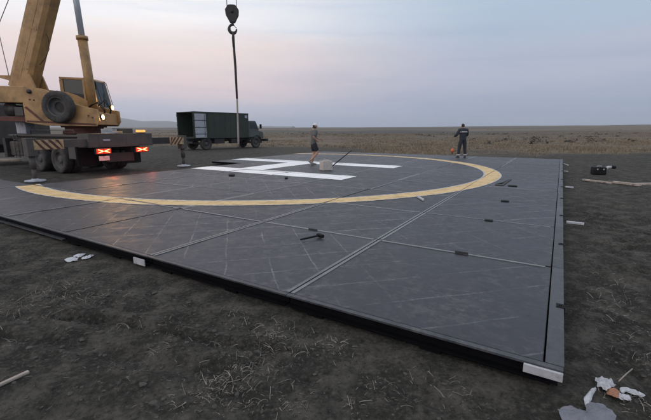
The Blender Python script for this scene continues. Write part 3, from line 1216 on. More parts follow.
# operator's cab on the far side of the boom
CY0, CY1 = .38, 1.28
CBM = SL @ Matrix.Translation(Vector((-.39, 0, .12))) @ Matrix.Diagonal((.80, 1, 1, 1))
mb = MB(CBM)
mb.prism([(-.85, 1.75), (-.85, 2.42), (1.035, 2.38), (1.06, 2.30), (1.02, 1.75)], CY0, CY1)       # lower shell
mb.prism([(-.85, 3.47), (-.85, 3.56), (.62, 3.50), (.80, 3.42), (.80, 3.38), (.60, 3.42)], CY0, CY1)  # roof
cab = mb.build('operator_cab', M_CRANE, crane, .015, 3)
for y in (CY0, CY1 - .07):
    for a0_, a1_, b0_, b1_ in ((-.85, -.68, -.85, -.68), (.33, .43, .33, .43), (.69, .78, .95, 1.045)):
        mb = MB(CBM)
        mb.prism([(b0_, 2.40), (b1_, 2.40), (a1_, 3.46), (a0_, 3.46)], y, y + .07)
        mb.build('cab_pillar', M_CRANE, cab)
for y in (CY0 + .03, CY1 - .04):
    MB(CBM).prism([(-.68, 2.42), (.33, 2.41), (.33, 3.45), (-.68, 3.46)], y, y + .008).build('side_window', M_GLASS, cab)
    MB(CBM).prism([(.43, 2.41), (.95, 2.40), (.69, 3.42), (.43, 3.44)], y, y + .008).build('side_window', M_GLASS, cab)
MB(CBM).prism([(1.035, 2.39), (1.045, 2.39), (.795, 3.40), (.785, 3.40)], CY0 + .07, CY1 - .07).build('windscreen', M_GLASS, cab)
MB(CBM).prism([(-.845, 2.43), (-.835, 2.43), (-.835, 3.46), (-.845, 3.46)], CY0 + .07, CY1 - .07).build('rear_window', M_GLASS, cab)
mb = MB(CBM)
mb.box((-.45, .62, 2.35), (.05, 1.05, 2.50))
mb.box((-.5, .62, 2.5), (-.38, 1.05, 3.05))
mb.build('seat', M_BLACK, cab, .04, 3)
mb = MB(CBM)
mb.tube([(1.12, CY0 + .1, 2.30), (1.16, CY0 + .1, 2.5), (.92, CY0 + .1, 3.38), (.82, CY0 + .1, 3.44)], .014, 6)
mb.build('grab_rail', M_CHBLK, cab)
mb = MB(CBM)
mb.tube([(1.12, CY1 - .1, 2.30), (1.16, CY1 - .1, 2.5), (.92, CY1 - .1, 3.38), (.82, CY1 - .1, 3.44)], .014, 6)
mb.build('grab_rail', M_CHBLK, cab)
MB(CBM).box((-.5, CY0 - .012, 2.46), (-.24, CY0 - .004, 2.68)).build('notice_sheet', M_GREYBOX, cab)
# rails, ladder, hoses and small fittings
for y in (1.18,):
    mb = MB()
    mb.tube([(.6, y, 1.43), (.6, y, 1.60), (3.6, y, 1.60), (3.6, y, 1.43)], .016, 8)
    mb.build('hand_rail', M_CHASSIS, crane)
mb = MB()
for x in (4.62, 4.92):
    mb.tube([(x, 1.24, .5), (x, 1.24, 1.42)], .016, 6)
for z in (.55, .78, 1.0, 1.22):
    mb.tube([(4.62, 1.24, z), (4.92, 1.24, z)], .014, 6)
mb.build('ladder', M_CHASSIS, crane)
for k, y in enumerate((-.28, -.22, .12, .18)):
    mb = MB(SL)
    mb.tube([(.95, y, 1.95), (1.1, y - .05, 2.3 + .04 * k), (.85, y, 2.62 + .05 * k), (.58, y, 2.55), (.45, y, 2.45)], .018, 7)
    mb.build('hydraulic_hose', M_BLACK, crane)
mb = MB()
for k in range(4):
    mb.lathe([(.24 + .02 * math.cos(t), .02 * math.sin(t)) for t in [R(60 * q) for q in range(6)]], ctr=(.02, .25, 1.50 + .04 * k), axis='z', n=24, closed=True)
mb.build('hose_coil', M_GREYBOX, crane)
cbox((.45, -1.0, 1.43), (.95, -.45, 1.66), 'tool_box', M_CHASSIS, .015)
cbox((.05, -.30, 1.475), (.28, .0, 1.56), 'wheel_chock', M_STRIPE_L, .01)
for x0, x1 in ((.4, 8.3),):
    for sgn in (-1, 1):
        mb = MB(BM)
        mb.box((x0, sgn * .312 - .006, -.035), (x1, sgn * .312 + .006, .035))
        mb.build('boom_stiffener', M_CRANE, crane)
for k in range(5):
    mb = MB(BM)
    mb.box((1.0 + k * 1.5, -.325, -.22), (1.06 + k * 1.5, -.308, .22))
    mb.build('boom_stiffener', M_CRANE, crane)
mb = MB(CBM)
mb.lathe([(.001, 3.68), (.05, 3.67), (.06, 3.62), (.06, 3.545)], ctr=(.1, .85, 0), axis='z', n=16)
mb.build('beacon', M_AMBERU, cab)
mb = MB(CBM)
mb.tube([(.98, CY0 + .05, 3.2), (1.08, CY0 - .1, 3.22)], .012, 6)
mb.box((1.05, CY0 - .2, 3.05), (1.075, CY0 - .06, 3.34))
mb.build('mirror', M_BLACK, cab)
mb = MB(CBM)
mb.tube([(1.055, .75, 2.42), (.93, .95, 2.95)], .01, 6)
mb.build('wiper', M_BLACK, cab)
# work lamps on the front of the upper
for (lx, ly, lz, pw) in ((1.30, -.80, 2.07, 120.0), (.52, 1.12, 2.52, 60.0)):
    mb = MB(SL)
    mb.lathe([(.001, -.10), (.07, -.08), (.10, -.02), (.105, .03), (.095, .03)], ctr=(lx, ly, lz), axis='x', n=20)
    lo = mb.build('work_lamp', M_CHBLK, crane)
    mb = MB(SL)
    mb.lathe([(.001, .045), (.05, .04), (.094, .02)], ctr=(lx, ly, lz), axis='x', n=20)
    mb.build('lamp_lens', M_WORKL, lo)
    sl_ = bpy.data.lights.new('work_lamp_beam', 'SPOT')
    sl_.energy = pw
    sl_.color = (1.0, .58, .25)
    sl_.spot_size = R(150)
    sl_.spot_blend = .6
    sl_.shadow_soft_size = .08
    so = bpy.data.objects.new('work_lamp_beam', sl_)
    so.parent = lo
    pos = SL @ Vector((lx + .07, ly, lz))
    dirv = SL.to_3x3() @ Vector((.62, -.72, -.32))
    so.location = pos
    so.rotation_euler = dirv.to_track_quat('-Z', 'Y').to_euler()
    col.objects.link(so)

# ------------------------------------------------------------------ hook block and sling hanging from the boom head
HK = Vector((-3.42, 15.1, 0))
hb = empty('hook_block', HK + Vector((0, 0, 5.05)), R(10), 'dark steel crane hook block hanging on ropes above the deck', 'crane hook')
mb = MB()
mb.prism([(-.13, 1.0), (.13, 1.0), (.245, .84), (.23, .68), (.09, .42), (-.09, .42), (-.23, .68), (-.245, .84)], -.10, -.06)
mb.prism([(-.13, 1.0), (.13, 1.0), (.245, .84), (.23, .68), (.09, .42), (-.09, .42), (-.23, .68), (-.245, .84)], .06, .10)
mb.prism([(-.09, 1.02), (.09, 1.02), (.1, .95), (.05, .45), (-.05, .45), (-.1, .95)], -.06, .06)
mb.build('block_cheek', M_HOOK, hb, .01)
mb = MB()
mb.lathe([(.001, -.05), (.2, -.05), (.16, 0), (.2, .05), (.001, .05)], ctr=(0, 0, .80), n=28)
mb.lathe([(.001, -.13), (.06, -.13), (.06, .13), (.001, .13)], ctr=(0, 0, .78), n=12)
mb.build('sheave', M_CHBLK, hb)
mb = MB()
pts, rads = [(0, 0, .46), (0, 0, .36)], [.045, .05]
for k in range(15):
    t = R(75 + k * 20.5)
    pts.append((.0 + .135 * math.cos(t), 0, .20 + .145 * math.sin(t)))
    rads.append(.046 if k < 2 else .058 if 4 < k < 12 else .045 - max(0, k - 11) * .007)
mb.tube(pts, rads, 12)
mb.build('hook', M_HOOK, hb)
mb = MB()
mb.tube([(.02, 0, .36), (.09, 0, .27), (.14, 0, .24)], .012, 6)
mb.build('safety_latch', M_CHBLK, hb)
mb = MB()
tip = Vector((0, 0, 15.6))
for s in (-.17, .17):
    mb.tube([(s, 0, .80), (s * .8, 0, 15.6)], .013, 6)
mb.build('hoist_rope', M_ROPE, hb)

sl = empty('lifting_sling', HK + Vector((0, 0, .92)), 0, 'long lifting sling, dark above and pale below, hanging from the crane hook', 'sling')
mb = MB()
mb.tube([(.055, 0, 4.18), (.04, .02, 4.22), (0, .06, 4.24), (-.0, .07, 4.1), (.0, .03, 3.8), (.03, 0, 3.0), (.035, 0, 1.85)], [.03, .033, .033, .036, .042, .046, .038], 8)
mb.tube([(.05, 0, 4.18), (.02, -.05, 4.22), (0.0, -.06, 4.0), (.01, -.02, 3.7)], [.035, .04, .04, .05], 8)
mb.build('dark_webbing', M_SLINGD, sl)
mb = MB()
mb.tube([(.035, 0, 1.92), (.03, .01, 1.2), (.02, 0, .6), (.01, 0, .14)], [.032, .034, .035, .036], 8)
mb.build('pale_webbing', M_SLINGL, sl)
mb = MB()
mb.tube([(.01, 0, .18), (.045, 0, .1), (.03, 0, .0), (-.03, 0, .0), (-.04, 0, .06)], [.018, .022, .024, .02, .01], 8)
mb.build('end_hook', M_HOOK, sl)

# ------------------------------------------------------------------ bonneted box truck beyond the deck
T0 = G(187, 150.2)
truck = empty('box_truck', (T0.x, T0.y, float(terrain(np.array([T0.x]), np.array([T0.y]))[0]) * 0), R(50),
              'dark green box truck parked beyond the deck with its rear door open', 'truck')
W2, BL, BZ0, BZ1 = 1.16, 5.45, .95, 3.02
mb = MB()
mb.box((0, -W2, BZ0), (BL, W2, BZ0 + .08))
mb.box((0, -W2, BZ1 - .06), (BL, W2, BZ1))
mb.box((BL - .05, -W2, BZ0 + .08), (BL, W2, BZ1 - .06))
for s in (-1, 1):
    mb.box((0, s * W2 - .025 - s * .025, BZ0 + .08), (BL - .05, s * W2 + .025 - s * .025, BZ1 - .06))
box = mb.build('cargo_box', M_OLIVE, truck, .012)
mb = MB()
for s in (-1, 1):
    for k in range(10):
        x = .25 + k * .55
        mb.box((x, s * (W2 + .004) - .004, BZ0 + .065), (x + .04, s * (W2 + .004) + .004, BZ1 - .05))
    mb.box((0, s * (W2 + .015) - .014, BZ1 - .07), (BL, s * (W2 + .015) + .014, BZ1 + .01))
    mb.box((0, s * (W2 + .015) - .014, BZ0), (BL, s * (W2 + .015) + .014, BZ0 + .06))
mb.build('side_rib', M_OLIVE, box)
mb = MB()
mb.box((.04, -W2 + .06, BZ0 + .085), (BL - .08, W2 - .06, BZ0 + .095))
mb.box((BL - .6, -W2 + .06, BZ0 + .1), (BL - .1, W2 - .06, BZ1 - .1))
mb.build('cargo_interior', M_DARKIN, box)
MB().box((BL + .003, .5, 2.62), (BL + .02, .95, 2.86)).build('vent', M_GREYBOX, box)
MB().box((BL - .42, -W2 - .05, 2.62), (BL - .16, -W2 - .028, 2.86)).build('vent', M_GREYBOX, box)
for s in (-1, 1):
    y0 = s * (W2 + .09)
    dr = MB().box((.02, y0 - .025, BZ0 + .02), (1.15, y0 + .025, BZ1 - .03)).build('rear_door', M_OLIVE, truck, .008)
    z = BZ0 + .06
    for hgt in (.30, .52, .54, .54):
        MB().box((.09, y0 + s * .026 if s > 0 else y0 - .042, z), (1.08, y0 + .042 if s > 0 else y0 - .026, z + hgt - .05)).build('lining_panel', M_PANEL, dr, .004)
        z += hgt
mb = MB()
for s in (-1, 1):
    mb.box((-.1, s * .42 - .05, .72), (7.3, s * .42 + .05, .94))
mb.box((-.18, -1.1, .55), (-.06, 1.1, .70))
mb.build('chassis_frame', M_CHBLK, truck, .008)
MB().box((-.45, -.5, .42), (-.05, .1, .46)).box((-.45, -.5, .2), (-.4, .1, .24)).box((-.45, -.5, .2), (-.42, -.46, .95)).box((-.45, .06, .2), (-.42, .1, .95)).build('rear_steps', M_CHASSIS, truck)
for s in (-1, 1):
    for z in (1.2, 2.0, 2.75):
        MB().tube([(.0, s * (W2 + .05), z - .06), (.0, s * (W2 + .05), z + .06)], .03, 8).build('door_hinge', M_CHBLK, truck)
    MB().tube([(.95, s * (W2 + .15), 1.1), (.95, s * (W2 + .15), 2.9)], .016, 6).build('door_lock_bar', M_CHASSIS, truck)
    MB().box((.95, s * 1.0 - .2, .42), (.97, s * 1.0 + .2, .98)).build('mud_flap', M_BLACK, truck) if False else None
MB().tube([(1.15, -.95, .5), (1.15, .95, .5)], .1, 10).build('axle', M_CHBLK, truck)
MB().tube([(6.35, -.9, .5), (6.35, .9, .5)], .08, 10).build('axle', M_CHBLK, truck)
MB().tube([(1.2, 0, .55), (6.0, 0, .8)], .05, 8).build('drive_shaft', M_CHBLK, truck)
MB().box((1.9, -1.1, .5), (2.9, -.62, .9)).build('tool_locker', M_CHBLK, truck, .02)
MB().box((3.6, -1.08, .48), (4.5, -.6, .9)).build('fuel_tank', M_CHBLK, truck, .06, 3)
for s in (-1, 1):
    for x in (1.15,):
        wheel(truck, (x, s * .98, .50), .50, .30, s)
    wheel(truck, (3.2 if False else 6.35, s * .95, .50), .50, .28, s)
mb = MB()
mb.prism([(5.52, .95), (5.52, 2.32), (5.62, 2.42), (6.30, 2.42), (6.42, 2.34), (6.72, 1.68), (6.74, .95)], -1.02, 1.02)
tcab = mb.build('cab', M_TRUCKCAB, truck, .05, 3)
mb = MB()
mb.prism([(6.74, .95), (6.72, 1.62), (7.50, 1.46), (7.62, 1.36), (7.64, .85), (6.95, .85)], -.62, .62)
mb.build('bonnet', M_TRUCKCAB, truck, .06, 3)
for s in (-1, 1):
    mb = MB()
    for k in range(8):
        t0, t1 = R(-5 + k * 24), R(-5 + (k + 1) * 24)
        if k > 6:
            continue
        mb.add([(6.35 + .62 * math.cos(t), y, .5 + .66 * math.sin(t)) for t in (t0, t1) for y in (s * .62, s * 1.12)], [(0, 1, 3, 2)])
    mb.build('mudguard', M_TRUCKCAB, truck)
    MB().lathe([(.001, .03), (.08, .03), (.1, 0), (.09, -.06), (.001, -.08)], ctr=(7.6, s * .48, 1.12), axis='x', n=18).build('headlight', M_GREYBOX, truck)
    MB().prism([(5.7, 1.72), (6.52, 1.72), (6.3, 2.26), (5.7, 2.26)], s * 1.022, s * 1.03).build('side_window', M_GLASS, tcab)
    mb = MB()
    mb.tube([(6.6, s * 1.02, 1.75), (6.72, s * 1.3, 1.85), (6.72, s * 1.3, 2.1)], .015, 6)
    mb.box((6.68, s * 1.3 - .11, 1.72), (6.74, s * 1.3 + .11, 2.12))
    mb.build('mirror', M_BLACK, tcab)
mb = MB()
mb.add([(6.738, -.92, 1.74), (6.738, .92, 1.74), (6.475, .9, 2.30), (6.475, -.9, 2.30)], [(0, 1, 2, 3)])
mb.build('windscreen', M_GLASS, tcab)
MB().box((7.66, -1.05, .58), (7.80, 1.05, .80)).build('front_bumper', M_CHBLK, truck, .02)


# ------------------------------------------------------------------ people
def skin_chain(chains, sub=2):
    """chains: list of [(point, radius), ...]; equal points are shared -> one continuous surface (verts, faces)"""
    vs, es, rs, key = [], [], [], {}
    for ch in chains:
        prev = None
        for p, r in ch:
            k = tuple(round(c, 4) for c in p)
            if k not in key:
                key[k] = len(vs)
                vs.append(p)
                rs.append(r)
            if prev is not None and prev != key[k]:
                es.append((prev, key[k]))
            prev = key[k]
    me = bpy.data.meshes.new('tmp')
    me.from_pydata(vs, es, [])
    o = bpy.data.objects.new('tmp', me)
    col.objects.link(o)
    o.modifiers.new('skin', 'SKIN')
    for i, r in enumerate(rs):
        rr = r if isinstance(r, tuple) else (r, r)
        me.skin_vertices[0].data[i].radius = rr
    me.skin_vertices[0].data[0].use_root = True
    s = o.modifiers.new('sub', 'SUBSURF')
    s.levels = sub
    s.render_levels = sub
    dg = bpy.context.evaluated_depsgraph_get()
    ev = o.evaluated_get(dg).to_mesh()
    out = [tuple(v.co) for v in ev.vertices], [tuple(p.vertices) for p in ev.polygons]
    o.evaluated_get(dg).to_mesh_clear()
    bpy.data.objects.remove(o)
    bpy.data.meshes.remove(me)
    return out


def head_mesh(mb, c, yaw, tilt=0.0, s=1.0):
    """head with brow, nose, chin and ears; faces local +y before yaw"""
    rot = Matrix.Rotation(yaw, 3, 'Z') @ Matrix.Rotation(tilt, 3, 'X')
    n, m = 20, 14
    vs, fs = [], []
    for j in range(m + 1):
        ph = math.pi * j / m
        for i in range(n):
            th = 2 * math.pi * i / n
            x, y, z = math.sin(ph) * math.cos(th), math.sin(ph) * math.sin(th), math.cos(ph)
            px, py, pz = x * .076, y * .094, z * .118
            if z < -.1:
                k = (-.1 - z)
                px *= 1 - .30 * k
                py = py * (1 - .15 * k) + .012 * k
            if y > .6 and -.35 < z < .12:
                py += .026 * max(0, 1 - abs(x) / .22) * (1 - abs(z + .2) / .4)
            if y > .6 and .02 < z < .25 and .2 < abs(x) < .6:
                py -= .006
            if y > .7 and -.62 < z < -.45 and abs(x) < .4:
                py -= .004
            if abs(x) > .85 and abs(y) < .35 and -.3 < z < .2:
                px *= 1.16
            vs.append(tuple(rot @ (Vector((px, py, pz)) * s) + Vector(c)))
    for j in range(m):
        for i in range(n):
            fs.append((j * n + i, j * n + (i + 1) % n, (j + 1) * n + (i + 1) % n, (j + 1) * n + i))
    mb.add(vs, fs, 0, True)
    return rot


def hand(mb, wrist, d, palm_n):
    """palm and five unequal bent fingers"""
    d = Vector(d).normalized()
    n_ = (Vector(palm_n) - d * Vector(palm_n).dot(d)).normalized()
    s = d.cross(n_)
    w = Vector(wrist)
    v, f = skin_chain([[(tuple(w - d * .02), (.026, .02)), (tuple(w + d * .04), (.036, .017)), (tuple(w + d * .085), (.038, .014))]], 1)
    mb.add(v, f, 0, True)
    for k, (off, ln) in enumerate(((-.030, .062), (-.010, .075), (.011, .070), (.031, .054))):
        p0 = w + d * .075 + s * off
        p1 = p0 + d * ln * .45 + n_ * .006
        p2 = p1 + d * ln * .30 + n_ * .016
        p3 = p2 + d * ln * .18 + n_ * .018
        mb.tube([p0, p1, p2, p3], [.0095, .009, .0085, .006], 6)
    p0 = w + d * .02 - s * .028
    p1 = p0 + d * .03 - s * .022 + n_ * .008
    p2 = p1 + d * .028 - s * .006 + n_ * .012
    mb.tube([p0, p1, p2], [.012, .0105, .007], 6)


def limb(a, b, ra, rb, bulge=None):
    a, b = Vector(a), Vector(b)
    mid = a.lerp(b, .35)
    return [(tuple(a), ra), (tuple(mid), bulge or (ra + rb) / 2 * 1.04), (tuple(b), rb)]


def foot(mb, ankle, heel_dir, ln=.25, mi=0):
    """shoe: sole flat on the ground below the ankle"""
    d = Vector((heel_dir[0], heel_dir[1], heel_dir[2] if len(heel_dir) > 2 else 0)).normalized()
    a = Vector(ankle)
    s = Vector((-d.y, d.x, 0)).normalized()
    up = s.cross(d) * -1
    if up.z < 0:
        up = -up
    base = a - up * .085 - d * .06
    vs, fs = [], []
    prof = [(0, .032, .07), (.03, .04, .085), (.09, .042, .085), (.15, .047, .06), (.21, .046, .045), (ln, .03, .03)]
    for x, w, h in prof:
        for q in ((-w, 0), (w, 0), (w * .95, h * .6), (w * .5, h), (-w * .5, h), (-w * .95, h * .6)):
            vs.append(tuple(base + d * x + s * q[0] + up * q[1]))
    for i in range(len(prof) - 1):
        for k in range(6):
            fs.append((i * 6 + k, i * 6 + (k + 1) % 6, (i + 1) * 6 + (k + 1) % 6, (i + 1) * 6 + k))
    fs += [tuple(range(5, -1, -1)), tuple(range((len(prof) - 1) * 6, len(prof) * 6))]
    mb.add(vs, fs, mi, True)


def body_chains(J, grow=0.0, parts=('torso', 'arms', 'legs')):
    g = grow
    ch = []
    if 'torso' in parts:
        ch.append([(J['pelvis'], (.155 + g, .105 + g)), (J['waist'], (.135 + g, .095 + g)), (J['chest'], (.165 + g, .115 + g)), (J['collar'], (.10 + g, .075 + g)), (J['neck'], .055 + g * .3), (J['head0'], .052)])
    if 'arms' in parts:
        for s in 'lr':
            ch.append([(J['collar'], (.10 + g, .075 + g)), (J['sh_' + s], .062 + g)] + limb(J['sh_' + s], J['el_' + s], .062 + g, .042 + g, .055 + g)[1:] + limb(J['el_' + s], J['wr_' + s], .042 + g, .028 + g, .041 + g)[1:])
    if 'legs' in parts:
        for s in 'lr':
            ch.append([(J['pelvis'], (.155 + g, .105 + g)), (J['hip_' + s], .095 + g)] + limb(J['hip_' + s], J['kn_' + s], .095 + g, .058 + g, .082 + g)[1:] + limb(J['kn_' + s], J['an_' + s], .058 + g, .038 + g, .058 + g)[1:])
    return ch


def person(root, J, yaw, tilt=0.0):
    mb = MB()
    v, f = skin_chain(body_chains(J))
    mb.add(v, f, 0, True)
    rot = head_mesh(mb, J['head'], yaw, tilt)
    for s in 'lr':
        d = Vector(J['wr_' + s]) - Vector(J['el_' + s])
        hand(mb, J['wr_' + s], J.get('hd_' + s, d), J.get('pn_' + s, (0, 1, 0)))
    mb.build('body', M_SKIN, root)
    mb = MB()
    h = Vector(J['head'])
    for sx in (-.03, .03):
        c = rot @ Vector((sx, .088, .012)) + h
        mb.lathe([(.001, -.008), (.009, -.004), (.011, 0), (.009, .004), (.001, .008)], ctr=c, n=10, axis='z')
    mb.build('eyes', M_HAIR, root)
    return rot


# worker in shorts, mid-stride on the letter (faces local +y; turned to the right of the picture)
p1 = G(313.5, 165.0, DECK_Z)
w1 = empty('person', (p1.x, p1.y, DECK_Z + .006), R(-70), 'person in white cap, grey top and black shorts striding across the letter H', 'person')
J = dict(pelvis=(0, 0, .90), waist=(0, .01, 1.05), chest=(0, .03, 1.26), collar=(0, .03, 1.42), neck=(0, .045, 1.49), head0=(0, .06, 1.53), head=(0, .075, 1.60),
         sh_l=(-.18, .02, 1.39), el_l=(-.27, .16, 1.16), wr_l=(-.19, .35, 1.05), hd_l=(.1, 1, -.3), pn_l=(.3, .2, -1),
         sh_r=(.18, .02, 1.39), el_r=(.33, -.10, 1.18), wr_r=(.22, .08, 1.02), hd_r=(-.35, .7, -.5), pn_r=(-1, 0, 0),
         hip_l=(-.095, 0, .88), kn_l=(-.11, .06, .48), an_l=(-.11, -.02, .095),
         hip_r=(.095, 0, .88), kn_r=(.10, .16, .52), an_r=(.10, -.16, .19))
rot = person(w1, J, 0, R(-8))
mb = MB()
v, f = skin_chain([[((0, 0, .82), (.13, .10))] + c[:4] if i == 0 else c[:4] for i, c in enumerate(body_chains(J, .036, ('torso', 'arms')))])
mb.add(v, f, 0, True)
mb.build('top', M_TOP, w1)
mb = MB()
ch = [[(J['waist'], (.145, .108)), (J['pelvis'], (.172, .125))]]
for s in 'lr':
    h_, k_ = Vector(J['hip_' + s]), Vector(J['kn_' + s])
    ch.append([(J['pelvis'], (.172, .125)), (J['hip_' + s], .115), (tuple(h_.lerp(k_, .45)), .110), (tuple(h_.lerp(k_, .88)), .098)])
v, f = skin_chain(ch)
mb.add(v, f, 0, True)
mb.build('shorts', M_SHORTS, w1)
for s, hd in (('l', (0, 1, 0)), ('r', (0, .75, -.65))):
    mb = MB()
    foot(mb, J['an_' + s], hd)
    mb.build('shoe', M_SHOEL, w1)
h = Vector(J['head'])
mb = MB(Matrix.Translation(h) @ rot.to_4x4())
mb.lathe([(.083, .025), (.086, .06), (.075, .10), (.045, .125), (.001, .132)], axis='z', n=20)
mb.add([(-.075, .05, .035), (-.05, .15, .02), (0, .172, .018), (.05, .15, .02), (.075, .05, .035), (0, .06, .045)], [(0, 1, 5), (1, 2, 5), (2, 3, 5), (3, 4, 5)], 0, True)
mb.build('cap', M_CAP, w1)
mb = MB(Matrix.Translation(h) @ rot.to_4x4())
vs_, fs_ = [], []
for j in range(5):
    for i in range(13):
        t = R(180 + 20 - 10 + i * (160 / 12) * 1.2 - 6)
        z = .03 - j * .028
        k = 1.06 - .02 * j
        vs_.append((.08 * math.cos(t) * k, .096 * math.sin(t) * k, z))
for j in range(4):
    for i in range(12):
        a = j * 13 + i
        fs_.append((a, a + 1, a + 14, a + 13))
mb.add(vs_, fs_, 0, True)
mb.build('hair', M_HAIR, w1)

# worker in dark overalls at the far edge, back to the camera
p2 = G(461.5, 157.6, DECK_Z)
w2 = empty('person', (p2.x, p2.y, DECK_Z), R(8), 'person in dark overalls with pale reflective bands standing with back turned', 'person')
J = dict(pelvis=(0, 0, .96), waist=(0, .01, 1.11), chest=(0, .02, 1.32), collar=(0, .03, 1.48), neck=(0, .05, 1.555), head0=(0, .065, 1.60), head=(0, .085, 1.665),
         sh_l=(-.20, .02, 1.45), el_l=(-.32, .08, 1.20), wr_l=(-.33, .30, 1.12), hd_l=(.0, 1, -.1), pn_l=(0, 0, -1),
         sh_r=(.20, .02, 1.45), el_r=(.29, .10, 1.18), wr_r=(.12, .30, 1.12), hd_r=(-.6, .6, 0), pn_r=(0, 0, -1),
         hip_l=(-.10, 0, .93), kn_l=(-.16, .02, .51), an_l=(-.20, -.01, .095),
         hip_r=(.10, 0, .93), kn_r=(.15, .02, .51), an_r=(.19, -.01, .095))
rot = person(w2, J, 0, R(-10))
mb = MB()
v, f = skin_chain([[((0, 0, .84), (.17, .13))] + [(p, (r[0] + .012, r[1] + .02)) for p, r in c[:3]] + [(c[3][0], (.115, .10)), (J['neck'], .075)] if i == 0 else c for i, c in enumerate(body_chains(J, .038, ('torso', 'arms')))])
mb.add(v, f, 0, True)
jk = mb.build('jacket', M_OVER, w2)
mb = MB()
v, f = skin_chain([[(J['waist'], (.15, .11)), (J['pelvis'], (.178, .13))]] + [[(p, (r[0] + .004, r[1] + .004) if isinstance(r, tuple) else r + .012) for p, r in c] for c in body_chains(J, .02, ('legs',))])
mb.add(v, f, 0, True)
tr = mb.build('trousers', M_OVER, w2)
mb = MB()
pts = []
for k in range(25):
    t = 2 * math.pi * k / 24
    pts.append((.222 * math.cos(t), .02 + .186 * math.sin(t)))
for k in range(24):
    (x0, y0), (x1, y1) = pts[k], pts[k + 1]
    mb.add([(x0, y0, 1.335), (x1, y1, 1.335), (x1, y1, 1.385), (x0, y0, 1.385)], [(0, 1, 2, 3)], 0, True)
mb.build('reflective_band', M_REFL, jk)
for s in 'lr':
    c = Vector(J['an_' + s]).lerp(Vector(J['kn_' + s]), .16)
    MB().lathe([(.087, -.025), (.089, .025)], ctr=c, axis='z', n=18).build('reflective_band', M_REFL, tr)
    mb = MB()
    foot(mb, J['an_' + s], (-.15 if s == 'l' else .15, 1, 0), .27)
    mb.build('boot', M_SHOE, w2)
mb = MB(Matrix.Translation(Vector(J['head'])) @ rot.to_4x4())
n, m = 18, 9
vs_, fs_ = [], []
for j in range(m):
    ph = math.pi * .66 * j / (m - 1)
    for i in range(n):
        t = 2 * math.pi * i / n
        x, y, z = math.sin(ph) * math.cos(t), math.sin(ph) * math.sin(t), math.cos(ph)
        if y > .25 and z < .35:
            y, z = .25, max(z, .35)
        vs_.append((x * .083, y * .101 - .004, z * .124))
for j in range(m - 1):
    for i in range(n):
        fs_.append((j * n + i, j * n + (i + 1) % n, (j + 1) * n + (i + 1) % n, (j + 1) * n + i))
mb.add(vs_, fs_, 0, True)
mb.build('hair', M_HAIR, w2)

# orange float on a cord from the worker's left hand
hand_w = w2.matrix_world @ Vector((0, 0, 0))
bpy.context.view_layer.update()
hw = w2.matrix_world @ (Vector(J['wr_l']) + Vector((0, .08, -.02)))
fl = empty('orange_float', (hw.x - .02, hw.y, DECK_Z + .36), 0, 'round orange float hanging on a cord from the hand of the person in overalls', 'float')
mb = MB()
mb.lathe([(.001, -.10), (.05, -.09), (.085, -.055), (.10, 0), (.085, .055), (.05, .09), (.03, .12), (.001, .135)], axis='z', n=24)
mb.build('ball', M_ORANGE, fl)
MB().tube([(0, 0, .13), (.01, 0, .4), (.02, 0, hw.z - DECK_Z - .36 + .02)], .007, 6).build('cord', M_SLINGL, fl)
MB().tube([(0, 0, -.12), (0, 0, -.17)], [.03, .02], 10).build('bottom_eye', M_BLACK, fl)

# ------------------------------------------------------------------ loose things on the deck
bl = G(326, 170.3, DECK_Z)
blk = MB()
blk.box((-.19, -.17, 0), (.19, .17, .34))
blk.box((-.10, -.09, .34), (.12, .10, .37))
o = blk.build('pale_block', M_CONC, None, .02, 3)
o.location = (bl.x, bl.y, DECK_Z + .008)
o.rotation_euler = (0, 0, R(24))
tag(o, 'pale square block standing on the deck between the bars of the H', 'block')


def bar_between(name, p, q, r, m, label, cat, n=8, group=None, rad2=None, z0=None):
    p, q = Vector(p), Vector(q)
    c = (p + q) / 2
    mb_ = MB(Matrix.Translation(-c))
    mid = p.lerp(q, .5) + Vector((0, 0, .004))
    mb_.tube([p, mid, q], [r, r, rad2 or r], n)
    o_ = mb_.build(name, m)
    o_.location = c
    return tag(o_, label, cat, group)


q0, q1 = G(332, 167, DECK_Z), G(350, 161.5, DECK_Z)
bar_between('pry_bar', q0 + Vector((0, 0, .03)), q1 + Vector((0, 0, .55)) - Vector((0, .8, 0)), .022, M_BLACK,
            'black bar propped up behind the pale block on the deck', 'bar')


def flat_piece(name, pts, th, m, label, cat, z=DECK_Z, group=None, lift=.004, curl=0.0, bevel=.0, seed=1):
    """a solid slab whose outline lies on the level z"""
    w = [G(x, y, z) for x, y in pts]
    c = sum(w, Vector()) / len(w)
    rr = random.Random(seed)
    n_ = len(w)
    vs_ = [(p.x - c.x, p.y - c.y, lift + rr.random() * curl) for p in w]
    mid = (0, 0, lift + curl * .4 + th)
    top = [(x, y, zz + th) for x, y, zz in vs_]
    fs_ = [(i, (i + 1) % n_, n_ + (i + 1) % n_, n_ + i) for i in range(n_)] + [(n_ + i, n_ + (i + 1) % n_, 2 * n_) for i in range(n_)] + [tuple(range(n_ - 1, -1, -1))]
    o_ = MB().add(vs_ + top + [mid], fs_).build(name, m, None, bevel)
    o_.location = (c.x, c.y, z)
    return tag(o_, label, cat, group)


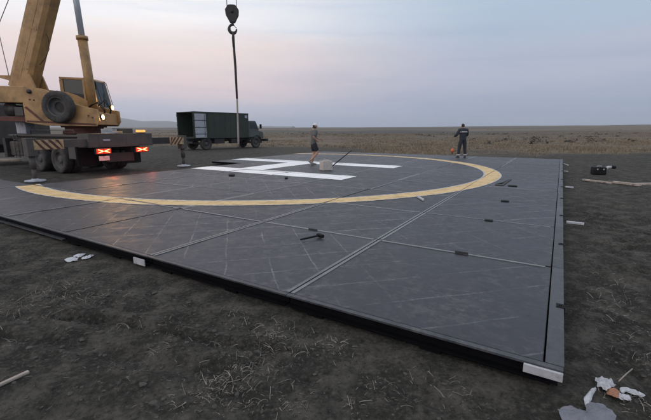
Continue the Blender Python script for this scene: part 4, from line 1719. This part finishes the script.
flat_piece('steel_angle', [(495, 185.6), (503, 186.2), (511.5, 180.0), (508.8, 179.8), (502, 184.6), (495, 184.6)], .012, M_CHBLK,
           'dark bent steel angle lying against the right side of the yellow ring', 'steel angle', lift=.01)
flat_piece('steel_offcut', [(508, 185.4), (517, 186.0), (517, 187.2), (508, 186.4)], .012, M_BLACK, 'short black offcut right of the bent steel angle', 'offcut', lift=.01)
flat_piece('steel_offcut', [(501, 200.8), (509, 201.4), (509, 202.4), (501, 201.8)], .012, M_BLACK, 'short black offcut on the deck below the bent steel angle', 'offcut', lift=.01)
flat_piece('steel_offcut', [(484.5, 219.8), (493, 220.6), (493, 221.8), (484.5, 221.0)], .006, M_BLACK, 'thin black offcut on a panel seam right of centre', 'offcut', lift=.01)
flat_piece('steel_offcut', [(455, 251.8), (468, 253.8), (468, 255.4), (455, 253.4)], .006, M_BLACK, 'thin black offcut on the nearest cross seam', 'offcut', lift=.01)
flat_piece('steel_offcut', [(308.5, 229), (317.5, 230.4), (317.5, 231.2), (308.5, 229.9)], .006, M_BLACK, 'thin black offcut just behind the hammer', 'offcut', lift=.01)
flat_piece('dark_clod', [(228.5, 175), (232, 174.4), (235, 175.2), (234, 176.4), (229, 176.3)], .03, M_BLACK, 'small dark lump on the deck before the front bar of the H', 'lump', lift=.01)
flat_piece('dark_clod', [(284.5, 178.2), (287.5, 177.8), (288, 178.8), (285, 179.2)], .025, M_BLACK, 'tiny dark lump on the front edge of the white H bar', 'lump', lift=.01)
flat_piece('pale_stick', [(416.2, 197.2), (417.6, 197.0), (424.2, 200.8), (423.0, 201.5)], .03, M_PAPER, 'short white stick just outside the yellow ring', 'stick', lift=.01)
ha, hb_ = G(300.5, 242, DECK_Z), G(320.5, 238.0, DECK_Z)
ham = empty('sledge_hammer', (hb_.x, hb_.y, DECK_Z + .012), math.atan2(hb_.y - ha.y, hb_.x - ha.x), 'black hammer lying on the deck nearer than the yellow ring', 'hammer')
ln = (hb_ - ha).length
MB().tube([(-ln, 0, .02), (-ln * .5, 0, .024), (0.03, 0, .03)], [.012, .014, .013], 8).build('handle', M_BLACK, ham)
MB().box((-.03, -.06, .0), (.025, .06, .045)).build('head', M_BLACK, ham, .01)

# ------------------------------------------------------------------ loose things on the ground


def crumple(name, pts, m, label, cat, th=.05, seed=1, group=None, lift=0.0, amp=.03, rings=5):
    """torn, creased sheet: ragged outline from the photograph, laid on the ground with sharp folds"""
    rr = random.Random(seed)
    w0 = [G(x, y, 0.02) for x, y in pts]
    c = sum(w0, Vector()) / len(w0)
    size = max((p - c).length for p in w0)
    w = []
    for i, p in enumerate(w0):
        q = w0[(i + 1) % len(w0)]
        for k in range(3):
            e = p.lerp(q, k / 3)
            if k:
                e += Vector((rr.gauss(0, 1), rr.gauss(0, 1), 0)) * (q - p).length * .07
            w.append(e)
    gz = float(ground_z(c.x, c.y)[0])
    folds = []
    for k in range(4):
        an = rr.uniform(0, 3.14)
        folds.append((math.cos(an), math.sin(an), rr.uniform(2.2, 5.0) / max(size, .04), rr.random(), rr.uniform(.4, 1.0)))

    def fold(x, y):
        z = 0
        for cx, cy, fr, ph, am in folds:
            t = ((x * cx + y * cy) * fr * .5 + ph) % 1.0
            z += am * (1 - abs(2 * t - 1))
        return z / 4
    n_ = len(w)
    vs_, fs_ = [], []
    for k in range(rings + 1):
        s = 1 - k / rings * .995
        for i, p in enumerate(w):
            x, y = (p.x - c.x) * s, (p.y - c.y) * s
            zt = lift + th * (1 - s * s) * .35 + fold(x, y) * (amp + th * .5) + rr.random() * amp * .12
            vs_.append((x, y, zt))
    for k in range(rings):
        for i in range(n_):
            a_, b_ = k * n_ + i, k * n_ + (i + 1) % n_
            fs_.append((a_, b_, b_ + n_, a_ + n_))
    o_ = MB().add(vs_, fs_).build(name, m)
    o_.location = (c.x, c.y, gz + .004)
    s_ = o_.modifiers.new('thick', 'SOLIDIFY')
    s_.thickness = .002
    return tag(o_, label, cat, group)


crumple('plastic_scrap', [(64, 258), (68, 256), (73, 255.6), (78, 256.5), (77.5, 258.5), (72, 260), (66, 260)], M_PAPER, 'pale oval scrap beside the front edge, leftmost of three', 'scrap', .03, 3, amp=.012)
crumple('plastic_scrap', [(73, 254.5), (78, 252.8), (83, 252.2), (86, 252.5), (81, 255.2), (78, 256.6)], M_PAPER, 'pale oval scrap beside the front edge, middle one of three', 'scrap', .035, 4, amp=.012)
crumple('plastic_scrap', [(81, 257), (86, 255), (91, 253.6), (94, 254.2), (91, 256.4), (86, 258.2), (82, 258.2)], M_PAPER, 'pale oval scrap beside the front edge, rightmost of three', 'scrap', .03, 5, amp=.012)

crumple('grey_rag', [(557.5, 408), (563, 405.5), (570, 406.5), (576, 409), (583, 412), (588, 410), (585, 404), (590, 401), (598, 402), (606, 405), (612, 410), (616, 417), (612, 426), (600, 430), (584, 429), (572, 424), (563, 419)],
        M_CLOTH, 'flat grey rag on the ground by the near right corner', 'rag', .03, 6, amp=.035, rings=8)
crumple('torn_paper', [(583.5, 399.5), (587, 393), (592, 388.5), (596, 386), (596.5, 389), (593, 395), (590, 401), (588.5, 407), (586, 404)], M_PAPER,
        'torn white paper strip standing between rag and card', 'paper', .05, 7, lift=.0, amp=.02)
crumple('torn_paper', [(595, 380), (598, 378), (602, 379.5), (608, 380), (611, 383.5), (616, 385), (611, 389), (607, 391), (602, 388), (597, 385)], M_PAPER,
        'crumpled white paper lump left of the brown card', 'paper', .08, 8, lift=.0, amp=.03)
crumple('brown_card', [(608, 389), (614, 387), (620, 391), (619.5, 396), (614, 396.5), (607, 393)], M_BROWN, 'torn reddish brown card piece among white paper', 'card', .05, 9, amp=.02)
crumple('torn_paper', [(619, 392), (625, 393), (631, 396), (632, 398.5), (625, 398.5), (618.5, 396)], M_PAPER, 'torn white paper end right of the brown card', 'paper', .04, 10, amp=.02)
crumple('torn_paper', [(620, 387), (626, 385.5), (632, 388), (639, 391), (645, 393), (644.5, 395.5), (638, 394), (630, 391.5), (622, 391)], M_PAPER, 'long thin scrap of white paper, farthest right of the litter', 'paper', .04, 11, amp=.02)


def ground_stick(name, x0, y0, x1, y1, r, m, label, cat, group=None, z0=.02, z1=.02, n=7, flat=1.0):
    p, q = G(x0, y0), G(x1, y1)
    p.z, q.z = float(ground_z(p.x, p.y)[0]) + z0, float(ground_z(q.x, q.y)[0]) + z1
    return bar_between(name, p, q, r, m, label, cat, n, group)


def plank(name, x0, y0, x1, y1, wid, th, m, label, cat, group=None):
    p, q = G(x0, y0), G(x1, y1)
    c = (p + q) / 2
    L_ = (q - p).length
    o_ = MB().box((-L_ / 2, -wid / 2, 0), (L_ / 2, wid / 2, th)).build(name, m, None, .006)
    o_.location = (c.x, c.y, float(ground_z(c.x, c.y)[0]) + .005)
    o_.rotation_euler = (0, 0, math.atan2(q.y - p.y, q.x - p.x))
    return tag(o_, label, cat, group)


ground_stick('torn_twig', 618, 385, 631, 377.5, .004, M_STRAW, 'pale twig poking up behind the white paper litter', 'twig', z0=.03, z1=.06)
plank('wooden_stake', -6, 394.5, 30, 377.5, .024, .02, M_WOOD, 'pale wooden stake lying in the near left corner', 'stake')
plank('timber_batten', 583, 180.5, 613, 184.0, .10, .05, M_WOOD, 'pale batten on the bare ground below the black case, left of two', 'batten')
plank('timber_batten', 613, 184.0, 640, 187.3, .13, .06, M_WOOD, 'pale batten lying in line after the left one', 'batten')
plank('timber_batten', 632, 185.2, 668, 184.6, .10, .06, M_WOOD, 'pale batten running out of the right side of the picture', 'batten')
for (x0, y0, x1, y1, lab) in ((563.5, 164.3, 568, 165.6, 'farthest pale short batten beside the right edge of the deck'),
                              (564, 171.6, 567.5, 172.0, 'second farthest pale short batten beside the right edge of the deck'),
                              (565, 187.6, 573.5, 188.3, 'pale short batten beside the right edge level with the yellow ring'),
                              (566, 223.2, 584, 225.2, 'nearest pale short batten beside the right edge of the deck')):
    plank('short_batten', x0, y0, x1, y1, .06, .04, M_PAPER, lab, 'batten', 'short battens along the right edge')
plank('added_pale_beam', -30, 161.5, 21, 161.5, .3, .12, M_WOOD, 'pale beam added on the ground for the strip seen under the crane', 'beam')  # beam added in place of a pale strip under the crane

# black case and a bent pale piece on the right
c0 = G(598, 174.2)
cs = empty('black_case', (c0.x, c0.y, .0), R(-12), 'black tool case standing on bare ground right of the deck', 'case')
MB().box((-.21, -.15, 0), (.21, .15, .27)).build('case_body', M_BLACK, cs, .03, 3)
MB().box((-.215, -.155, .185), (.215, .155, .20)).build('lid_seam', M_CHBLK, cs, .004)
MB().tube([(-.08, -.02, .27), (-.07, -.02, .305), (.07, -.02, .305), (.08, -.02, .27)], .012, 8).build('handle', M_GREYBOX, cs)
for s in (-.1, .1):
    MB().box((s - .02, -.165, .17), (s + .02, -.152, .22)).build('latch', M_GREYBOX, cs, .003)
c1 = G(607.5, 173.0)
pp = empty('bent_pipe', (c1.x, c1.y, 0), R(-8), 'bent pale pipe elbow with dark end beside the black case', 'pipe')
MB().tube([(-.09, 0, .01), (-.09, 0, .12), (-.06, 0, .19), (.0, 0, .225), (.10, 0, .225)], .05, 14).build('pipe', M_PAPER, pp)
MB().tube([(.10, 0, .225), (.24, 0, .215)], .058, 14).build('dark_end', M_BLACK, pp)

# ------------------------------------------------------------------ straw, clods and steppe grass


def scatter_mesh(name, vs_, fs_, m, smooth=False):
    me = bpy.data.meshes.new(name)
    me.from_pydata(vs_, [], fs_)
    me.materials.append(m)
    if smooth:
        me.polygons.foreach_set('use_smooth', [True] * len(me.polygons))
    o_ = link(name, me)
    o_['kind'] = 'stuff'
    return o_


def on_deck(x, y, mar=.28):
    a_, b_ = AB(Vector((x, y, 0)))
    return a_ > -mar and b_ > -mar and a_ < 20.4 and b_ < 20.5


GZ2 = GZ.reshape(ny, nx)


def gz_fast(x, y):
    """height read back from the ground sheet"""
    i = min(max(int(np.searchsorted(gx, x)) - 1, 0), nx - 2)
    j = min(max(int(np.searchsorted(gy, y)) - 1, 0), ny - 2)
    tx, ty = (x - gx[i]) / (gx[i + 1] - gx[i]), (y - gy[j]) / (gy[j + 1] - gy[j])
    return float((GZ2[j, i] * (1 - tx) + GZ2[j, i + 1] * tx) * (1 - ty) + (GZ2[j + 1, i] * (1 - tx) + GZ2[j + 1, i + 1] * tx) * ty)


rs = random.Random(21)
sv, sf = [], []


def straw(x, y, L_, curl, up, wid, yaw):
    """one bent dry stem as a thin three-sided tube"""
    z = gz_fast(x, y)
    n_ = rs.choice((2, 3, 3, 5))
    pts = []
    px, py, pz = x, y, z + .006
    el_ = up
    for k in range(n_ + 1):
        pts.append(Vector((px, py, max(pz, z + .004))))
        st_ = L_ / n_
        px += math.cos(yaw) * math.cos(el_) * st_
        py += math.sin(yaw) * math.cos(el_) * st_
        pz += math.sin(el_) * st_
        yaw += curl * (.5 + rs.random()) + (rs.random() - .5) * .35
        el_ -= up * .33 + (rs.random() - .5) * .2
    b0 = len(sv)
    for k, p in enumerate(pts):
        w_ = wid * (1 - .5 * k / n_)
        for t in (0, 2.1, 4.2):
            sv.append((p.x + w_ * math.cos(t), p.y + w_ * .6 * math.sin(t), p.z + w_ * math.sin(t + .6)))
    for k in range(n_):
        for i in range(3):
            sf.append((b0 + k * 3 + i, b0 + k * 3 + (i + 1) % 3, b0 + k * 3 + 3 + (i + 1) % 3, b0 + k * 3 + 3 + i))


tufts = [(60, 293, 26, .28), (40, 300, 20, .25), (85, 303, 14, .2), (20, 308, 14, .2), (76, 285, 12, .2), (48, 312, 10, .2), (100, 296, 8, .18), (15, 345, 3, .06), (265, 333, 14, .16),
         (290, 320, 12, .14), (275, 340, 12, .14), (248, 372, 26, .16), (228, 385, 18, .14), (262, 355, 8, .12), (296, 352, 9, .12), (310, 335, 7, .12), (240, 400, 10, .12),
         (205, 392, 10, .12), (160, 352, 5, .1), (130, 370, 4, .1), (215, 350, 6, .12), (200, 340, 6, .12), (330, 348, 7, .1), (342, 345, 7, .1), (352, 402, 4, .05), (375, 385, 4, .08),
         (400, 395, 4, .1), (460, 392, 4, .1), (485, 379, 6, .06), (492, 381, 6, .06), (430, 372, 4, .1), (610, 296, 10, .3), (620, 320, 12, .25), (600, 280, 10, .35), (630, 305, 8, .25),
         (645, 360, 8, .15), (636, 340, 6, .15), (605, 395, 5, .12), (640, 405, 5, .08), (290, 405, 10, .10), (180, 405, 5, .1), (120, 330, 8, .15), (170, 325, 6, .2), (235, 318, 8, .15)]
for (px, py, n_, spread) in tufts:
    c = G(px, py)
    for k in range(int(n_ * 1.4)):
        x, y = c.x + rs.gauss(0, spread * .6), c.y + rs.gauss(0, spread * .6)
        if on_deck(x, y, .2):
            continue
        straw(x, y, rs.uniform(.02, .10), rs.uniform(-.2, .2), rs.uniform(.05, 1.1), rs.uniform(.0010, .0032), rs.uniform(0, 6.28))
for (px, py, n_, spread) in tufts:
    c = G(px, py)
    for k in range(n_ * 3):
        x, y = c.x + rs.gauss(0, spread * .75), c.y + rs.gauss(0, spread * .75)
        if not on_deck(x, y, .2):
            straw(x, y, rs.uniform(.006, .03), rs.uniform(-.2, .2), rs.uniform(0, .3), rs.uniform(.0008, .002), rs.uniform(0, 6.28))
for k in range(2600):
    y = rs.uniform(1.2, 12)
    x = rs.uniform(-1.15, 1.15) * (y + 1.0)
    if on_deck(x, y, .2) or rs.random() > float(vnoise(np.array([x * 1.3]), np.array([y * 1.3]), 15)[0]) * 1.3 - .1:
        continue
    straw(x, y, rs.uniform(.015, .06), rs.uniform(-.2, .2), rs.uniform(0, .5), rs.uniform(.0008, .002), rs.uniform(0, 6.28))
scatter_mesh('dry_straw', sv, sf, M_STRAW, True)['label'] = 'dry straw stems strewn over the dark earth'

# clods: small faceted lumps
cv, cf = [], []
ico = bmesh.new()
bmesh.ops.create_icosphere(ico, subdivisions=1, radius=1)
iv = [v.co.copy() for v in ico.verts]
if_ = [tuple(v.index for v in f.verts) for f in ico.faces]
ico.free()
for k in range(22000):
    y = rs.uniform(.9, 22) if rs.random() < .35 else rs.uniform(.9, 7)
    x = rs.uniform(-1.25, 1.25) * (y + 1.2)
    if on_deck(x, y, .26):
        continue
    if rs.random() > float(vnoise(np.array([x * .9 + 5]), np.array([y * .9]), 17)[0]) * 1.5 - .2:
        continue
    r_ = min(.035, .002 + rs.expovariate(1 / .0036)) * (1 + y * .05)
    z = gz_fast(x, y)
    b0 = len(cv)
    sc = (r_ * rs.uniform(.8, 1.5), r_ * rs.uniform(.8, 1.5), r_ * rs.uniform(.5, .85))
    for v in iv:
        j_ = rs.uniform(.75, 1.2)
        cv.append((x + v.x * sc[0] * j_, y + v.y * sc[1] * j_, z + v.z * sc[2] * j_ + r_ * .15))
    cf += [tuple(i + b0 for i in f) for f in if_]
scatter_mesh('soil_clods', cv, cf, M_CLOD)['label'] = 'small clods of dark soil over the worked ground'

# steppe grass: tufts of blades beyond the worked ground, thinning with distance
nb = 52000
t_ = np.random.rand(nb)
gyv = 21 + (230 - 21) * t_ ** 2.3
gxv = (np.random.rand(nb) * 2 - 1) * (gyv * 1.12 + 6)
msk = steppe_mask(gxv, gyv)
dens = vnoise(gxv / 7, gyv / 11, 23) * .62 + vnoise(gxv / 1.4, gyv / 2.0, 29) * .38
keep = (np.random.rand(nb) < msk ** 1.5) & (dens > .40) & (np.hypot((gxv + 8) * .6, gyv - 31) > 7)
aa = (gxv - CORNER.x) * U.x + (gyv - CORNER.y) * U.y
bb = (gxv - CORNER.x) * NB.x + (gyv - CORNER.y) * NB.y
keep &= ~((aa > -1) & (bb < 21.2) & (aa < 21))
gxv, gyv, dens = gxv[keep], gyv[keep], dens[keep]
gzv = ground_z(gxv, gyv)
gv, gf = [], []
for x, y, z, d_ in zip(gxv, gyv, gzv, dens):
    big = (.26 if rs.random() < .035 else .05) + .15 * max(0, d_ - .36) / .5 * (0.6 + rs.random() * .8) + .05 * rs.random()
    nbl = 5 if y < 60 else 4
    wd = .012 + y * .00055
    for k in range(nbl):
        t = rs.uniform(0, 6.28)
        ox, oy = rs.gauss(0, .09 + y * .0016), rs.gauss(0, .09 + y * .0016)
        lx, ly = rs.gauss(0, .10), rs.gauss(0, .10)
        h_ = big * rs.uniform(.6, 1.2)
        b0 = len(gv)
        c_, s_ = math.cos(t) * wd, math.sin(t) * wd
        gv += [(x + ox - c_, y + oy - s_, z - .02), (x + ox + c_, y + oy + s_, z - .02), (x + ox + lx, y + oy + ly, z + h_)]
        gf.append((b0, b0 + 1, b0 + 2))
scatter_mesh('steppe_grass', gv, gf, M_GRASS)['label'] = 'dry brown steppe grass stretching behind the deck'

# low dark scrub dotted over the plain
M_SCRUB = mat('dark_scrub', (0.055, 0.05, 0.04), 0.9, vary=0.4, scale=0.5)
bv, bf = [], []
for k in range(420):
    y = 45 + 420 * rs.random() ** 1.5
    x = rs.uniform(-1, 1) * y * 1.05
    if float(vnoise(np.array([x / 40 + 2]), np.array([y / 60]), 41)[0]) < .5 or (abs(x + 10) < 14 and y < 50):
        continue
    z = gz_fast(x, y)
    wdt, hgt = rs.uniform(.3, 1.3), rs.uniform(.18, .5)
    for q in range(26):
        ox, oy, oz = rs.gauss(0, wdt * .45), rs.gauss(0, wdt * .45), abs(rs.gauss(0, hgt * .5))
        r_ = rs.uniform(.07, .2)
        b0 = len(bv)
        for t in range(3):
            bv.append((x + ox + rs.gauss(0, r_), y + oy + rs.gauss(0, r_), z + max(-.05, oz + rs.gauss(0, r_ * .7))))
        bf.append((b0, b0 + 1, b0 + 2))
scatter_mesh('dark_scrub', bv, bf, M_SCRUB)['label'] = 'low dark scrub dotted over the far plain'

# ------------------------------------------------------------------ air
hz = MB().box((-6500, -900, -60), (6500, 5600, 150)).build('haze', [])
hz['kind'] = 'stuff'
hz['label'] = 'pale evening haze over the plain'
hm = bpy.data.materials.new('haze_volume')
hm.use_nodes = True
hn = hm.node_tree
for n_ in list(hn.nodes):
    if n_.type == 'BSDF_PRINCIPLED':
        hn.nodes.remove(n_)
pv = hn.nodes.new('ShaderNodeVolumePrincipled')
pv.inputs['Color'].default_value = (.80, .86, .95, 1)
pv.inputs['Density'].default_value = .00022
pv.inputs['Anisotropy'].default_value = 0.2
hn.links.new(pv.outputs[0], [n_ for n_ in hn.nodes if n_.type == 'OUTPUT_MATERIAL'][0].inputs['Volume'])
hz.data.materials.append(hm)
